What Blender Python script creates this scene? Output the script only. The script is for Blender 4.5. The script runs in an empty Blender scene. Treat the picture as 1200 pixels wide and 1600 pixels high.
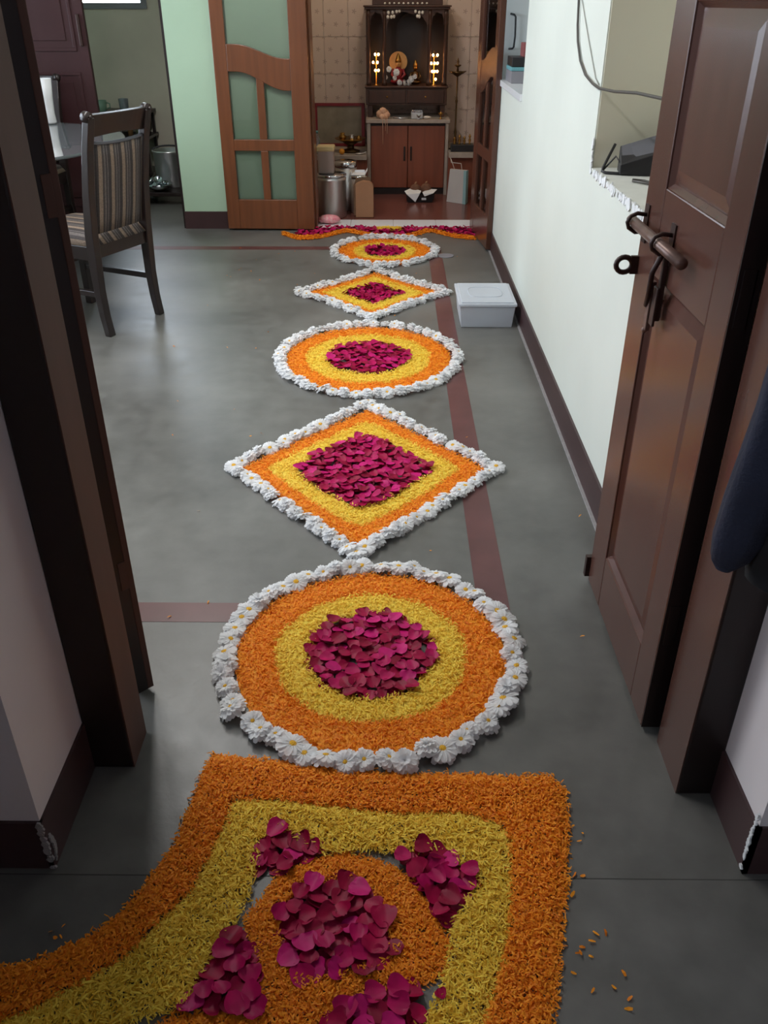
import bpy, bmesh, math, random
import numpy as np
from mathutils import Vector, Matrix, Euler

# ------------------------------------------------------------------ camera, sky, light, exposure
SC = bpy.context.scene
COL = SC.collection
H = 1.4                                    # eye height
cam_d = bpy.data.cameras.new('camera')
cam = bpy.data.objects.new('camera', cam_d)
COL.objects.link(cam)
cam_d.sensor_fit = 'VERTICAL'
cam_d.sensor_height = 36.0
cam_d.lens = 36.0 * 1323.0 / 1600.0
cam_d.clip_start = 0.02
cam.location = (0, 0, H)
cam.rotation_euler = (math.radians(90 - 31.10), 0, math.radians(0.52))
SC.camera = cam

W = bpy.data.worlds.new('overcast_sky')
SC.world = W
W.use_nodes = True
wb = W.node_tree.nodes['Background']
wb.inputs[0].default_value = (0.85, 0.925, 1.0, 1)
wb.inputs[1].default_value = 14.0
SC.view_settings.view_transform = 'Standard'
SC.view_settings.look = 'None'
SC.view_settings.gamma = 1.0
SC.view_settings.use_curve_mapping = False
SC.view_settings.exposure = 0.0
SC.cycles.max_bounces = 10
SC.cycles.diffuse_bounces = 6
SC.cycles.transparent_max_bounces = 12
SC.cycles.caustics_reflective = False
SC.cycles.caustics_refractive = False
SC.cycles.sample_clamp_indirect = 4.0


def portal(name, loc, rot, sx, sy):
    d = bpy.data.lights.new(name, 'AREA')
    d.shape = 'RECTANGLE'; d.size = sx; d.size_y = sy
    d.cycles.is_portal = True
    o = bpy.data.objects.new(name, d); COL.objects.link(o)
    o.location = loc; o.rotation_euler = rot
    return o


R90 = math.pi / 2
portal('daylight_hall_near', (-3.72, 2.75, 1.62), (0, -R90, 0), 1.40, 1.60)
portal('daylight_hall_far', (-3.72, 4.95, 1.62), (0, -R90, 0), 1.40, 1.60)
portal('daylight_kitchen', (-2.60, 8.32, 1.80), (-R90, 0, 0), 1.10, 0.90)
portal('daylight_entry', (-2.02, -0.4, 1.575), (0, -R90, 0), 1.05, 0.7)



def hall_fill_light(x, y, z, watts, length=1.2):  # unseen overhead strip lamps, added to fill the hall with soft light
    d = bpy.data.lights.new('hall_fill_light', 'AREA'); d.shape = 'RECTANGLE'; d.size = 0.06; d.size_y = length
    d.energy = watts; d.color = (1.0, 0.98, 0.95)
    o = bpy.data.objects.new('hall_fill_light', d); COL.objects.link(o); o.location = (x, y, z)
    return o


hall_fill_light(-1.2, 2.6, 2.78, 34)
hall_fill_light(-1.2, 4.2, 2.78, 36)
pl = bpy.data.lights.new('shrine_fill_light', 'POINT'); pl.energy = 16; pl.color = (1.0, 0.80, 0.66); pl.shadow_soft_size = 0.06  # unseen warm lamp, added to brighten the shrine room
po = bpy.data.objects.new('shrine_fill_light', pl); COL.objects.link(po); po.location = (0.0, 6.9, 2.45)
# ------------------------------------------------------------------ helpers
RN = random.Random(7)
NP = np.random.default_rng(11)


def S(r, g, b):
    f = lambda c: (c / 255 / 12.92) if c / 255 <= 0.04045 else ((c / 255 + 0.055) / 1.055) ** 2.4
    return (f(r), f(g), f(b), 1.0)


def new_mat(name):
    m = bpy.data.materials.new(name); m.use_nodes = True
    nt = m.node_tree
    return m, nt, nt.nodes['Principled BSDF']


def mat(name, col, rough=0.5, metallic=0.0, vary=0.0, scale=6.0, stretch=(1, 1, 1), bump=0.0, bump_scale=None,
        spec=0.45, coat=0.0, island=0.0, emit=None, emit_s=0.0, detail=4.0, dark=None, transl=0.0):
    m, nt, b = new_mat(name)
    b.inputs['Base Color'].default_value = col
    b.inputs['Roughness'].default_value = rough
    b.inputs['Metallic'].default_value = metallic
    b.inputs['Specular IOR Level'].default_value = spec
    b.inputs['Coat Weight'].default_value = coat
    b.inputs['Coat Roughness'].default_value = 0.15
    if emit is not None:
        b.inputs['Emission Color'].default_value = emit
        b.inputs['Emission Strength'].default_value = emit_s
    L = nt.links.new
    if vary > 0 or bump > 0:
        tc = nt.nodes.new('ShaderNodeTexCoord'); mp = nt.nodes.new('ShaderNodeMapping')
        mp.inputs['Scale'].default_value = stretch
        L(tc.outputs['Object'], mp.inputs['Vector'])
        nz = nt.nodes.new('ShaderNodeTexNoise'); nz.inputs['Scale'].default_value = scale
        nz.inputs['Detail'].default_value = detail
        L(mp.outputs[0], nz.inputs['Vector'])
        if vary > 0:
            cr = nt.nodes.new('ShaderNodeValToRGB')
            d = dark or tuple(c * (1 - vary) for c in col[:3]) + (1,)
            l = tuple(min(1, c * (1 + vary * 0.6)) for c in col[:3]) + (1,)
            cr.color_ramp.elements[0].position = 0.32; cr.color_ramp.elements[0].color = d
            cr.color_ramp.elements[1].position = 0.68; cr.color_ramp.elements[1].color = l
            L(nz.outputs['Fac'], cr.inputs[0]); L(cr.outputs[0], b.inputs['Base Color'])
        if bump > 0:
            bp = nt.nodes.new('ShaderNodeBump'); bp.inputs['Strength'].default_value = bump
            bp.inputs['Distance'].default_value = 0.01
            if bump_scale:
                n2 = nt.nodes.new('ShaderNodeTexNoise'); n2.inputs['Scale'].default_value = bump_scale
                L(tc.outputs['Object'], n2.inputs['Vector']); L(n2.outputs['Fac'], bp.inputs['Height'])
            else:
                L(nz.outputs['Fac'], bp.inputs['Height'])
            L(bp.outputs[0], b.inputs['Normal'])
    if island > 0:
        g = nt.nodes.new('ShaderNodeNewGeometry'); cr = nt.nodes.new('ShaderNodeValToRGB')
        d = dark or tuple(c * (1 - island) for c in col[:3]) + (1,)
        l = tuple(min(1, c * (1 + island)) for c in col[:3]) + (1,)
        cr.color_ramp.elements[0].color = d; cr.color_ramp.elements[1].color = l
        e = cr.color_ramp.elements.new(0.5); e.color = col
        L(g.outputs['Random Per Island'], cr.inputs[0]); L(cr.outputs[0], b.inputs['Base Color'])
    if transl > 0:                                                   # thin petals let light through
        tr = nt.nodes.new('ShaderNodeBsdfTranslucent'); mx = nt.nodes.new('ShaderNodeMixShader'); mx.inputs[0].default_value = transl
        src = b.inputs['Base Color']
        if src.is_linked: L(src.links[0].from_socket, tr.inputs[0])
        else: tr.inputs[0].default_value = col
        L(b.outputs[0], mx.inputs[1]); L(tr.outputs[0], mx.inputs[2]); L(mx.outputs[0], nt.nodes['Material Output'].inputs[0])
    return m


def glass_mat(name, tint=(0.9, 0.95, 0.95, 1), rough=0.03, refl=1.0, haze=0.0):
    m, nt, b = new_mat(name)
    nt.nodes.remove(b)
    out = nt.nodes['Material Output']; L = nt.links.new
    tr = nt.nodes.new('ShaderNodeBsdfTransparent'); tr.inputs[0].default_value = tint
    gl = nt.nodes.new('ShaderNodeBsdfGlossy'); gl.inputs['Roughness'].default_value = rough
    fr = nt.nodes.new('ShaderNodeFresnel'); fr.inputs[0].default_value = 1.45
    mu = nt.nodes.new('ShaderNodeMath'); mu.operation = 'MULTIPLY'; mu.inputs[1].default_value = refl
    mx = nt.nodes.new('ShaderNodeMixShader')
    L(fr.outputs[0], mu.inputs[0]); L(mu.outputs[0], mx.inputs[0])
    L(tr.outputs[0], mx.inputs[1]); L(gl.outputs[0], mx.inputs[2])
    last = mx
    if haze > 0:
        df = nt.nodes.new('ShaderNodeBsdfDiffuse'); df.inputs[0].default_value = tint
        m2 = nt.nodes.new('ShaderNodeMixShader'); m2.inputs[0].default_value = haze
        L(mx.outputs[0], m2.inputs[1]); L(df.outputs[0], m2.inputs[2]); last = m2
    L(last.outputs[0], out.inputs[0])
    return m


class MB:
    """collects simple solids; build() links them as ONE mesh object"""
    def __init__(s): s.v = []; s.f = []; s.mi = []; s.cur = 0; s.sm = []

    def add(s, vs, fs, smooth=False):
        o = len(s.v); s.v += [tuple(p) for p in vs]
        for f in fs:
            s.f.append(tuple(i + o for i in f)); s.mi.append(s.cur); s.sm.append(smooth)
        return s

    def box(s, x0, x1, y0, y1, z0, z1, M=None):
        vs = [Vector(p) for p in ((x0, y0, z0), (x1, y0, z0), (x1, y1, z0), (x0, y1, z0), (x0, y0, z1), (x1, y0, z1), (x1, y1, z1), (x0, y1, z1))]
        if M is not None: vs = [M @ p for p in vs]
        return s.add(vs, [(0, 3, 2, 1), (4, 5, 6, 7), (0, 1, 5, 4), (1, 2, 6, 5), (2, 3, 7, 6), (3, 0, 4, 7)])

    def prism(s, pts, axis, a, b, M=None):
        """pts: 2-D outline; extruded along axis ('x','y','z') from a to b"""
        def mk(p, t):
            q = {'x': (t, p[0], p[1]), 'y': (p[0], t, p[1]), 'z': (p[0], p[1], t)}[axis]
            q = Vector(q); return M @ q if M is not None else q
        n = len(pts)
        vs = [mk(p, a) for p in pts] + [mk(p, b) for p in pts]
        fs = [tuple(range(n))[::-1], tuple(range(n, 2 * n))] + [(i, (i + 1) % n, n + (i + 1) % n, n + i) for i in range(n)]
        return s.add(vs, fs)

    def lathe(s, prof, c=(0, 0, 0), n=20, M=None, cap=True):
        vs = []; fs = []
        for r, z in prof:
            for k in range(n):
                a = 2 * math.pi * k / n
                p = Vector((c[0] + r * math.cos(a), c[1] + r * math.sin(a), c[2] + z))
                vs.append(M @ p if M is not None else p)
        for i in range(len(prof) - 1):
            for k in range(n):
                fs.append((i * n + k, i * n + (k + 1) % n, (i + 1) * n + (k + 1) % n, (i + 1) * n + k))
        if cap:
            fs.append(tuple(range(n))[::-1]); fs.append(tuple(range((len(prof) - 1) * n, len(prof) * n)))
        return s.add(vs, fs, True)

    def tube(s, pts, r, n=8, closed=False, rx=None):
        pts = [Vector(p) for p in pts]; m = len(pts)
        rs = r if isinstance(r, (list, tuple)) else [r] * m
        vs = []; fs = []; up = None
        for i, p in enumerate(pts):
            if closed: t = (pts[(i + 1) % m] - pts[i - 1]).normalized()
            else: t = (pts[min(i + 1, m - 1)] - pts[max(i - 1, 0)]).normalized()
            if up is None:
                up = t.orthogonal().normalized()
            else:
                up = (up - t * up.dot(t))
                up = up.normalized() if up.length > 1e-6 else t.orthogonal().normalized()
            w = t.cross(up)
            for k in range(n):
                a = 2 * math.pi * k / n
                vs.append(p + (up * math.cos(a) + w * math.sin(a)) * rs[i])
        for i in range(m if closed else m - 1):
            j = (i + 1) % m
            for k in range(n):
                fs.append((i * n + k, i * n + (k + 1) % n, j * n + (k + 1) % n, j * n + k))
        if not closed:
            fs.append(tuple(range(n))[::-1]); fs.append(tuple(range((m - 1) * n, m * n)))
        return s.add(vs, fs, True)

    def ball(s, c, rx, ry, rz, n=14, m=8, jit=0.0, rng=None):
        vs = [Vector((c[0], c[1], c[2] - rz))]; fs = []
        for i in range(1, m):
            ph = -math.pi / 2 + math.pi * i / m
            for k in range(n):
                a = 2 * math.pi * k / n
                q = 1 + (rng.uniform(-jit, jit) if rng else 0)
                vs.append(Vector((c[0] + rx * q * math.cos(ph) * math.cos(a), c[1] + ry * q * math.cos(ph) * math.sin(a), c[2] + rz * math.sin(ph) * q)))
        vs.append(Vector((c[0], c[1], c[2] + rz))); top = len(vs) - 1
        for k in range(n): fs.append((0, 1 + (k + 1) % n, 1 + k))
        for i in range(m - 2):
            for k in range(n):
                a = 1 + i * n + k; b = 1 + i * n + (k + 1) % n
                fs.append((a, b, b + n, a + n))
        for k in range(n): fs.append((1 + (m - 2) * n + k, 1 + (m - 2) * n + (k + 1) % n, top))
        return s.add(vs, fs, True)

    def build(s, name, m, parent=None, bevel=0.0, seg=2, org=None, sub=0):
        me = bpy.data.meshes.new(name)
        if parent is not None:
            o0 = wloc(parent)
        elif org is not None:
            o0 = Vector(org)
        else:
            a = np.array(s.v); o0 = Vector(((a[:, 0].min() + a[:, 0].max()) / 2, (a[:, 1].min() + a[:, 1].max()) / 2, a[:, 2].min()))
        me.from_pydata([tuple(Vector(p) - o0) for p in s.v], [], s.f)
        for mm in (m if isinstance(m, (list, tuple)) else [m]): me.materials.append(mm)
        me.polygons.foreach_set('material_index', s.mi)
        me.polygons.foreach_set('use_smooth', s.sm)
        me.update()
        o = bpy.data.objects.new(name, me); COL.objects.link(o)
        if parent is not None: o.parent = parent
        else: o.location = o0
        if sub:
            q = o.modifiers.new('subdivision', 'SUBSURF'); q.levels = sub; q.render_levels = sub
        if bevel > 0:
            q = o.modifiers.new('bevel', 'BEVEL'); q.width = bevel; q.segments = seg; q.limit_method = 'ANGLE'
            q.angle_limit = math.radians(40)
        return o


def wloc(o):
    p = Vector(o.location)
    while o.parent: o = o.parent; p += Vector(o.location)
    return p


def tag(o, label, cat, group=None):
    o['label'] = label; o['category'] = cat
    if group: o['group'] = group
    return o


def thing(name, loc, label, cat, group=None):
    o = bpy.data.objects.new(name, None); COL.objects.link(o)
    o.location = loc; o.empty_display_size = 0.05
    return tag(o, label, cat, group)


def struct(o):
    o['kind'] = 'structure'; return o


def copy_tree(o, parent=None):
    c = o.copy(); COL.objects.link(c)
    if parent is not None: c.parent = parent
    for ch in [x for x in SC.objects if x.parent == o]: copy_tree(ch, c)
    return c


# ------------------------------------------------------------------ materials
M = {}
M['wall_white'] = mat('white_limewash', S(212, 217, 209), 0.75, vary=0.05, scale=1.6, bump=0.05, bump_scale=18)
M['wall_green'] = mat('pale_green_paint', S(176, 203, 176), 0.6, vary=0.04, scale=2.0, bump=0.03, bump_scale=20)
M['wall_entry'] = mat('off_white_entry_paint', S(222, 216, 218), 0.75, vary=0.07, scale=2.5, bump=0.04, bump_scale=20)
M['wall_tan'] = mat('tan_plaster', S(206, 196, 180), 0.7, vary=0.16, scale=1.4)
M['niche'] = mat('aged_cream_paint', S(224, 221, 204), 0.7, vary=0.07, scale=1.8)
M['ceiling'] = mat('ceiling_white', S(225, 226, 222), 0.8, vary=0.03)
M['skirting'] = mat('dark_maroon_skirting_paint', S(66, 45, 46), 0.4, vary=0.15, scale=5)
M['plaster_chip'] = mat('bare_white_plaster', S(225, 228, 230), 0.9, vary=0.08, scale=30)
M['grey_chip'] = mat('bare_grey_plaster', S(150, 146, 146), 0.9, vary=0.12, scale=40)
M['red_band'] = mat('red_oxide_cement', S(98, 60, 60), 0.36, vary=0.14, scale=9)
M['brown_paint'] = mat('glossy_brown_door_paint', S(86, 56, 48), 0.27, vary=0.14, scale=3, stretch=(4, 4, .5), coat=0.04)
M['jamb_paint'] = mat('dull_brown_jamb_paint', S(88, 62, 54), 0.62, vary=0.16, scale=3, stretch=(4, 4, .5), spec=0.3)
M['dark_frame'] = mat('dark_brown_frame_paint', S(32, 21, 20), 0.45, vary=0.14, scale=4, stretch=(3, 3, .4))  # also holds the shade put on door frame fronts and leaf edges
M['maroon_door'] = mat('maroon_panel_door_paint', S(62, 35, 37), 0.4, vary=0.12, scale=4)
M['teak'] = mat('varnished_teak', S(116, 68, 40), 0.32, vary=0.18, scale=5, stretch=(7, 7, .45), coat=0.15)
M['shaded_teak'] = mat('shaded_varnished_teak', S(84, 52, 40), 0.26, vary=0.16, scale=5, stretch=(7, 7, .45), coat=0.2)  # same teak, darkened in colour so the slanted leaf reads less lit
M['cab_wood'] = mat('red_brown_cabinet_wood', S(132, 72, 52), 0.35, vary=0.16, scale=4, stretch=(8, 8, .4), coat=0.2)
M['temple_wood'] = mat('carved_dark_wood', S(68, 43, 33), 0.42, vary=0.25, scale=9, stretch=(3, 3, .8))
M['temple_dark'] = mat('dark_shrine_back', S(40, 32, 34), 0.5, vary=0.2, scale=8)
M['chair_wood'] = mat('dark_walnut_wood', S(36, 26, 24), 0.36, vary=0.2, scale=5, stretch=(6, 6, .6), coat=0.12)
M['stone'] = mat('pale_stone_slab', S(168, 156, 146), 0.35, vary=0.12, scale=30)
M['sill'] = mat('whitish_cement_sill', S(206, 208, 203), 0.6, vary=0.10, scale=12)
M['joint'] = mat('dirty_cement_joint', S(62, 61, 58), 0.7)
M['puja_floor'] = mat('red_brown_floor_tile', S(112, 66, 58), 0.22, vary=0.08, scale=3)
M['white_tile'] = mat('white_glazed_floor_tile', S(236, 238, 242), 0.22, vary=0.02, scale=4)
M['steel'] = mat('stainless_steel', S(214, 212, 212), 0.33, metallic=0.9)
M['chrome'] = mat('polished_chrome', S(205, 210, 216), 0.12, metallic=1.0)
M['brass'] = mat('aged_brass', S(168, 126, 66), 0.32, metallic=1.0, vary=0.25, scale=20)
M['dark_brass'] = mat('tarnished_brass', S(96, 74, 48), 0.42, metallic=0.9, vary=0.3, scale=20)
M['iron'] = mat('painted_iron_fitting', S(62, 44, 40), 0.4, metallic=0.3, vary=0.2, scale=30)
M['rod'] = mat('worn_iron_rod', S(112, 88, 80), 0.36, metallic=0.35, vary=0.25, scale=25)
M['black_plastic'] = mat('black_plastic', S(34, 33, 36), 0.45)
M['grey_plastic'] = mat('dark_grey_plastic', S(92, 92, 98), 0.5)
M['label_white'] = mat('white_sticker', S(215, 218, 224), 0.6)
M['cardboard'] = mat('brown_cardboard', S(158, 116, 86), 0.8, vary=0.06, scale=10)
M['cardboard_dark'] = mat('cardboard_inner', S(120, 92, 70), 0.85)
M['cream_lid'] = mat('cream_plastic_lid', S(206, 186, 138), 0.5)
M['tub'] = mat('cloudy_plastic_tub', S(166, 148, 140), 0.45)
M['white_plastic'] = mat('white_plastic', S(222, 224, 226), 0.4)
M['paper'] = mat('white_paper', S(226, 228, 232), 0.8)
M['bag_paper'] = mat('pale_grey_bag_paper', S(190, 188, 188), 0.7, vary=0.04)
M['bag_side'] = mat('pale_blue_bag_side', S(134, 170, 176), 0.7)
M['peach'] = mat('peach_cloth', S(214, 170, 142), 0.8, vary=0.1, scale=40, bump=0.3)
M['tan_halo'] = mat('tan_woven_disc', S(190, 146, 92), 0.7, vary=0.1, scale=40)
M['red_frame'] = mat('maroon_lacquer_frame', S(128, 32, 44), 0.35)
M['picture'] = mat('dull_picture_print', S(142, 132, 118), 0.35, vary=0.25, scale=8)
M['pink_pack'] = mat('pink_patterned_plastic', S(200, 96, 116), 0.35, vary=0.5, scale=60, dark=S(230, 190, 190))
M['navy'] = mat('navy_cloth', S(34, 38, 56), 0.9, vary=0.2, scale=14, bump=0.25, bump_scale=140)
M['black_cloth'] = mat('black_cloth', S(20, 19, 22), 0.9, vary=0.2, scale=14)
M['cable'] = mat('grey_cable', S(74, 70, 66), 0.5)
M['thin_cable'] = mat('pale_cable', S(150, 150, 142), 0.6)
M['coconut'] = mat('brown_coconut', S(112, 76, 58), 0.85, vary=0.3, scale=40, bump=0.4)
M['orange_fruit'] = mat('orange_fruit', S(222, 150, 40), 0.5)
M['green_mug'] = mat('pale_green_mug', S(120, 150, 132), 0.4)
M['olive_glass'] = mat('olive_jar', S(92, 96, 78), 0.3)
M['amber'] = mat('amber_bottle', S(120, 90, 60), 0.3)
M['teal'] = mat('teal_plastic', S(104, 160, 168), 0.5)
M['red_box'] = mat('red_brown_box', S(140, 78, 78), 0.6)
M['grey_box'] = mat('grey_box', S(132, 130, 136), 0.5)
M['flame_bulb'] = mat('warm_bulb', (1, 0.6, 0.3, 1), 0.4, emit=(1.0, 0.44, 0.14, 1), emit_s=36.0)
M['pale_bead'] = mat('pale_garland_bead', S(214, 208, 200), 0.6)
M['glass'] = glass_mat('clear_pane', (0.975, 0.99, 0.98, 1), 0.03, 1.0)
M['glass_window'] = glass_mat('window_glass', (0.95, 0.97, 1.0, 1), 0.02, 1.0)
M['glass_table'] = glass_mat('smoked_table_glass', (0.42, 0.47, 0.50, 1), 0.02, 2.4, haze=0.10)
M['glass_tumbler'] = glass_mat('tumbler_glass', (0.80, 0.88, 0.95, 1), 0.05, 1.6, haze=0.15)
M['frost'] = glass_mat('cloudy_clear_plastic', (0.87, 0.90, 0.95, 1), 0.25, 0.8, haze=0.48)
M['orange_petal'] = mat('orange_marigold_shreds', (0.96, 0.345, 0.018, 1), 0.6, island=0.12, dark=(0.78, 0.20, 0.007, 1), spec=0.3, transl=0.2)
M['yellow_petal'] = mat('yellow_marigold_shreds', (0.97, 0.71, 0.090, 1), 0.6, island=0.10, dark=(0.82, 0.50, 0.030, 1), spec=0.3, transl=0.2)
M['white_petal'] = mat('white_chrysanthemum_petal', (0.94, 0.945, 0.955, 1), 0.6, spec=0.3, transl=0.4)
M['flower_eye'] = mat('yellow_flower_eye', (0.78, 0.42, 0.02, 1), 0.7, vary=0.2, scale=300, bump=0.6)
ROSES = [mat('rose_petal_crimson', (0.36, 0.003, 0.052, 1), 0.45, vary=0.2, scale=40, spec=0.16),
         mat('rose_petal_magenta', (0.44, 0.004, 0.092, 1), 0.44, vary=0.2, scale=40, spec=0.16),
         mat('rose_petal_pink', (0.56, 0.010, 0.160, 1), 0.44, vary=0.2, scale=40, spec=0.16),
         mat('rose_petal_deep', (0.27, 0.002, 0.034, 1), 0.45, vary=0.2, scale=40, spec=0.16)]


def floor_mat():
    m, nt, b = new_mat('polished_grey_cement')
    L = nt.links.new
    tc = nt.nodes.new('ShaderNodeTexCoord')
    n1 = nt.nodes.new('ShaderNodeTexNoise'); n1.inputs['Scale'].default_value = 1.7; n1.inputs['Detail'].default_value = 6
    n2 = nt.nodes.new('ShaderNodeTexNoise'); n2.inputs['Scale'].default_value = 14; n2.inputs['Detail'].default_value = 5
    n3 = nt.nodes.new('ShaderNodeTexNoise'); n3.inputs['Scale'].default_value = 90
    for n in (n1, n2, n3): L(tc.outputs['Object'], n.inputs['Vector'])
    a = nt.nodes.new('ShaderNodeMath'); a.operation = 'MULTIPLY_ADD'; a.inputs[1].default_value = 0.35
    L(n2.outputs['Fac'], a.inputs[0]); L(n1.outputs['Fac'], a.inputs[2])
    cr = nt.nodes.new('ShaderNodeValToRGB')
    cr.color_ramp.elements[0].position = 0.48; cr.color_ramp.elements[0].color = S(84, 83, 80)
    cr.color_ramp.elements[1].position = 0.88; cr.color_ramp.elements[1].color = S(116, 115, 111)
    L(a.outputs[0], cr.inputs[0]); L(cr.outputs[0], b.inputs['Base Color'])
    rr = nt.nodes.new('ShaderNodeMapRange'); rr.inputs['To Min'].default_value = 0.30; rr.inputs['To Max'].default_value = 0.48
    L(n2.outputs['Fac'], rr.inputs[0]); L(rr.outputs[0], b.inputs['Roughness'])
    bp = nt.nodes.new('ShaderNodeBump'); bp.inputs['Strength'].default_value = 0.05; bp.inputs['Distance'].default_value = 0.004
    L(n3.outputs['Fac'], bp.inputs['Height']); L(bp.outputs[0], b.inputs['Normal'])
    return m


M['floor'] = floor_mat()


def stripe_mat():
    """striped upholstery, the stripes run along the chair's depth and height"""
    m, nt, b = new_mat('striped_upholstery')
    L = nt.links.new
    tc = nt.nodes.new('ShaderNodeTexCoord'); sp = nt.nodes.new('ShaderNodeSeparateXYZ')
    L(tc.outputs['Object'], sp.inputs[0])
    mu = nt.nodes.new('ShaderNodeMath'); mu.operation = 'MULTIPLY'; mu.inputs[1].default_value = 13.5
    fr = nt.nodes.new('ShaderNodeMath'); fr.operation = 'FRACT'
    L(sp.outputs['X'], mu.inputs[0]); L(mu.outputs[0], fr.inputs[0])
    cr = nt.nodes.new('ShaderNodeValToRGB'); cr.color_ramp.interpolation = 'CONSTANT'
    cols = [(0.0, S(58, 50, 48)), (0.16, S(132, 114, 98)), (0.44, S(66, 58, 56)), (0.58, S(100, 92, 88)), (0.70, S(56, 50, 50)), (0.80, S(92, 84, 82)), (0.90, S(52, 46, 46))]
    cr.color_ramp.elements[0].position = 0; cr.color_ramp.elements[0].color = cols[0][1]
    cr.color_ramp.elements[1].position = cols[1][0]; cr.color_ramp.elements[1].color = cols[1][1]
    for p, c in cols[2:]:
        e = cr.color_ramp.elements.new(p); e.color = c
    L(fr.outputs[0], cr.inputs[0])
    nz = nt.nodes.new('ShaderNodeTexNoise'); nz.inputs['Scale'].default_value = 160
    L(tc.outputs['Object'], nz.inputs['Vector'])
    mx = nt.nodes.new('ShaderNodeMix'); mx.data_type = 'RGBA'; mx.blend_type = 'OVERLAY'; mx.inputs[0].default_value = 0.5
    L(cr.outputs[0], mx.inputs[6]); L(nz.outputs['Fac'], mx.inputs[7]); L(mx.outputs[2], b.inputs['Base Color'])
    b.inputs['Roughness'].default_value = 0.75
    bp = nt.nodes.new('ShaderNodeBump'); bp.inputs['Strength'].default_value = 0.3; bp.inputs['Distance'].default_value = 0.003
    L(nz.outputs['Fac'], bp.inputs['Height']); L(bp.outputs[0], b.inputs['Normal'])
    return m


M['stripes'] = stripe_mat()


def wall_tile_mat():
    """cream glazed tile printed with small brown sprigs on a half-drop grid"""
    m, nt, b = new_mat('sprig_printed_tile')
    L = nt.links.new
    tc = nt.nodes.new('ShaderNodeTexCoord'); sp = nt.nodes.new('ShaderNodeSeparateXYZ')
    L(tc.outputs['Object'], sp.inputs[0])

    def mth(op, a, bb=None):
        n = nt.nodes.new('ShaderNodeMath'); n.operation = op
        for i, q in enumerate((a, bb)):
            if q is None: continue
            if hasattr(q, 'is_linked') or hasattr(q, 'node'): L(q, n.inputs[i])
            else: n.inputs[i].default_value = q
        return n.outputs[0]

    def dots(ox, oz):
        u = mth('SUBTRACT', mth('FRACT', mth('ADD', mth('MULTIPLY', sp.outputs['X'], 1 / 0.1), ox)), 0.5)
        v = mth('SUBTRACT', mth('FRACT', mth('ADD', mth('MULTIPLY', sp.outputs['Z'], 1 / 0.18), oz)), 0.5)
        u = mth('MULTIPLY', u, 0.1); v = mth('MULTIPLY', v, 0.18)
        d = mth('SQRT', mth('ADD', mth('MULTIPLY', u, u), mth('MULTIPLY', v, v)))
        ang = mth('ARCTAN2', v, u)
        lob = mth('MULTIPLY', mth('ADD', mth('COSINE', mth('MULTIPLY', ang, 5.0)), 1.6), 0.0075)
        return mth('LESS_THAN', d, lob)
    k = mth('MAXIMUM', dots(0.5, 0.0), dots(0.0, 0.5))
    mx = nt.nodes.new('ShaderNodeMix'); mx.data_type = 'RGBA'
    L(mth('MULTIPLY', k, 0.55), mx.inputs[0])
    mx.inputs[6].default_value = S(206, 186, 176); mx.inputs[7].default_value = S(132, 104, 96)
    L(mx.outputs[2], b.inputs['Base Color'])
    b.inputs['Roughness'].default_value = 0.3
    return m


M['wall_tile'] = wall_tile_mat()

# ------------------------------------------------------------------ the setting
CE = 2.9
fl = MB(); fl.box(-3.9, 1.8, -2.1, 8.5, -0.12, 0.0)
struct(fl.build('floor', M['floor'], org=(0, 0, 0)))
b = MB(); b.box(-3.9, 1.8, -2.1, 8.5, CE, CE + 0.1); struct(b.build('ceiling', M['ceiling'], org=(0, 0, CE)))

# red oxide bands let into the cement
for i, (x0, x1, y0, y1) in enumerate([(0.236, 0.322, 1.755, 5.74), (-3.2, 0.236, 1.755, 1.838), (-3.2, 0.236, 5.655, 5.74), (-3.2, -3.114, 1.838, 5.655)]):
    b = MB(); b.box(x0, x1, y0, y1, -0.003, 0.0008)
    struct(b.build('trim_%d' % (i + 1), M['red_band']))
# cast joint of the cement in the doorway
struct(MB().box(-1.85, 1.25, 1.0005, 1.0025, -0.003, 0.0004).build('trim_14', M['joint']))
# the puja room's floor
b = MB(); b.box(-0.8, 0.75, 6.53, 7.95, -0.003, 0.004); struct(b.build('floor_puja', M['puja_floor']))
b = MB(); b.box(-0.60, 0.66, 6.262, 6.53, -0.003, 0.001); sb = struct(b.build('floor_threshold', M['stone']))
tile_me = None
for i in range(4):
    x0 = -0.614 + i * 0.312
    b = MB(); b.box(x0 + 0.0015, x0 + 0.3105, 6.266, 6.527, 0.0, 0.006)
    b.build('tile', M['white_tile'], sb, bevel=0.0015, seg=1)

# dividing wall with the doorway we look through
FW0, FW1 = 1.02, 1.345
b = MB()
b.box(-3.75, -0.634, FW0, FW1, 0, CE); b.box(0.667, 1.25, FW0, FW1, 0, CE); b.box(-0.634, 0.667, FW0, FW1, 2.16, CE)
struct(b.build('wall_front', M['wall_entry'], org=(0, FW0, 0)))
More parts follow.
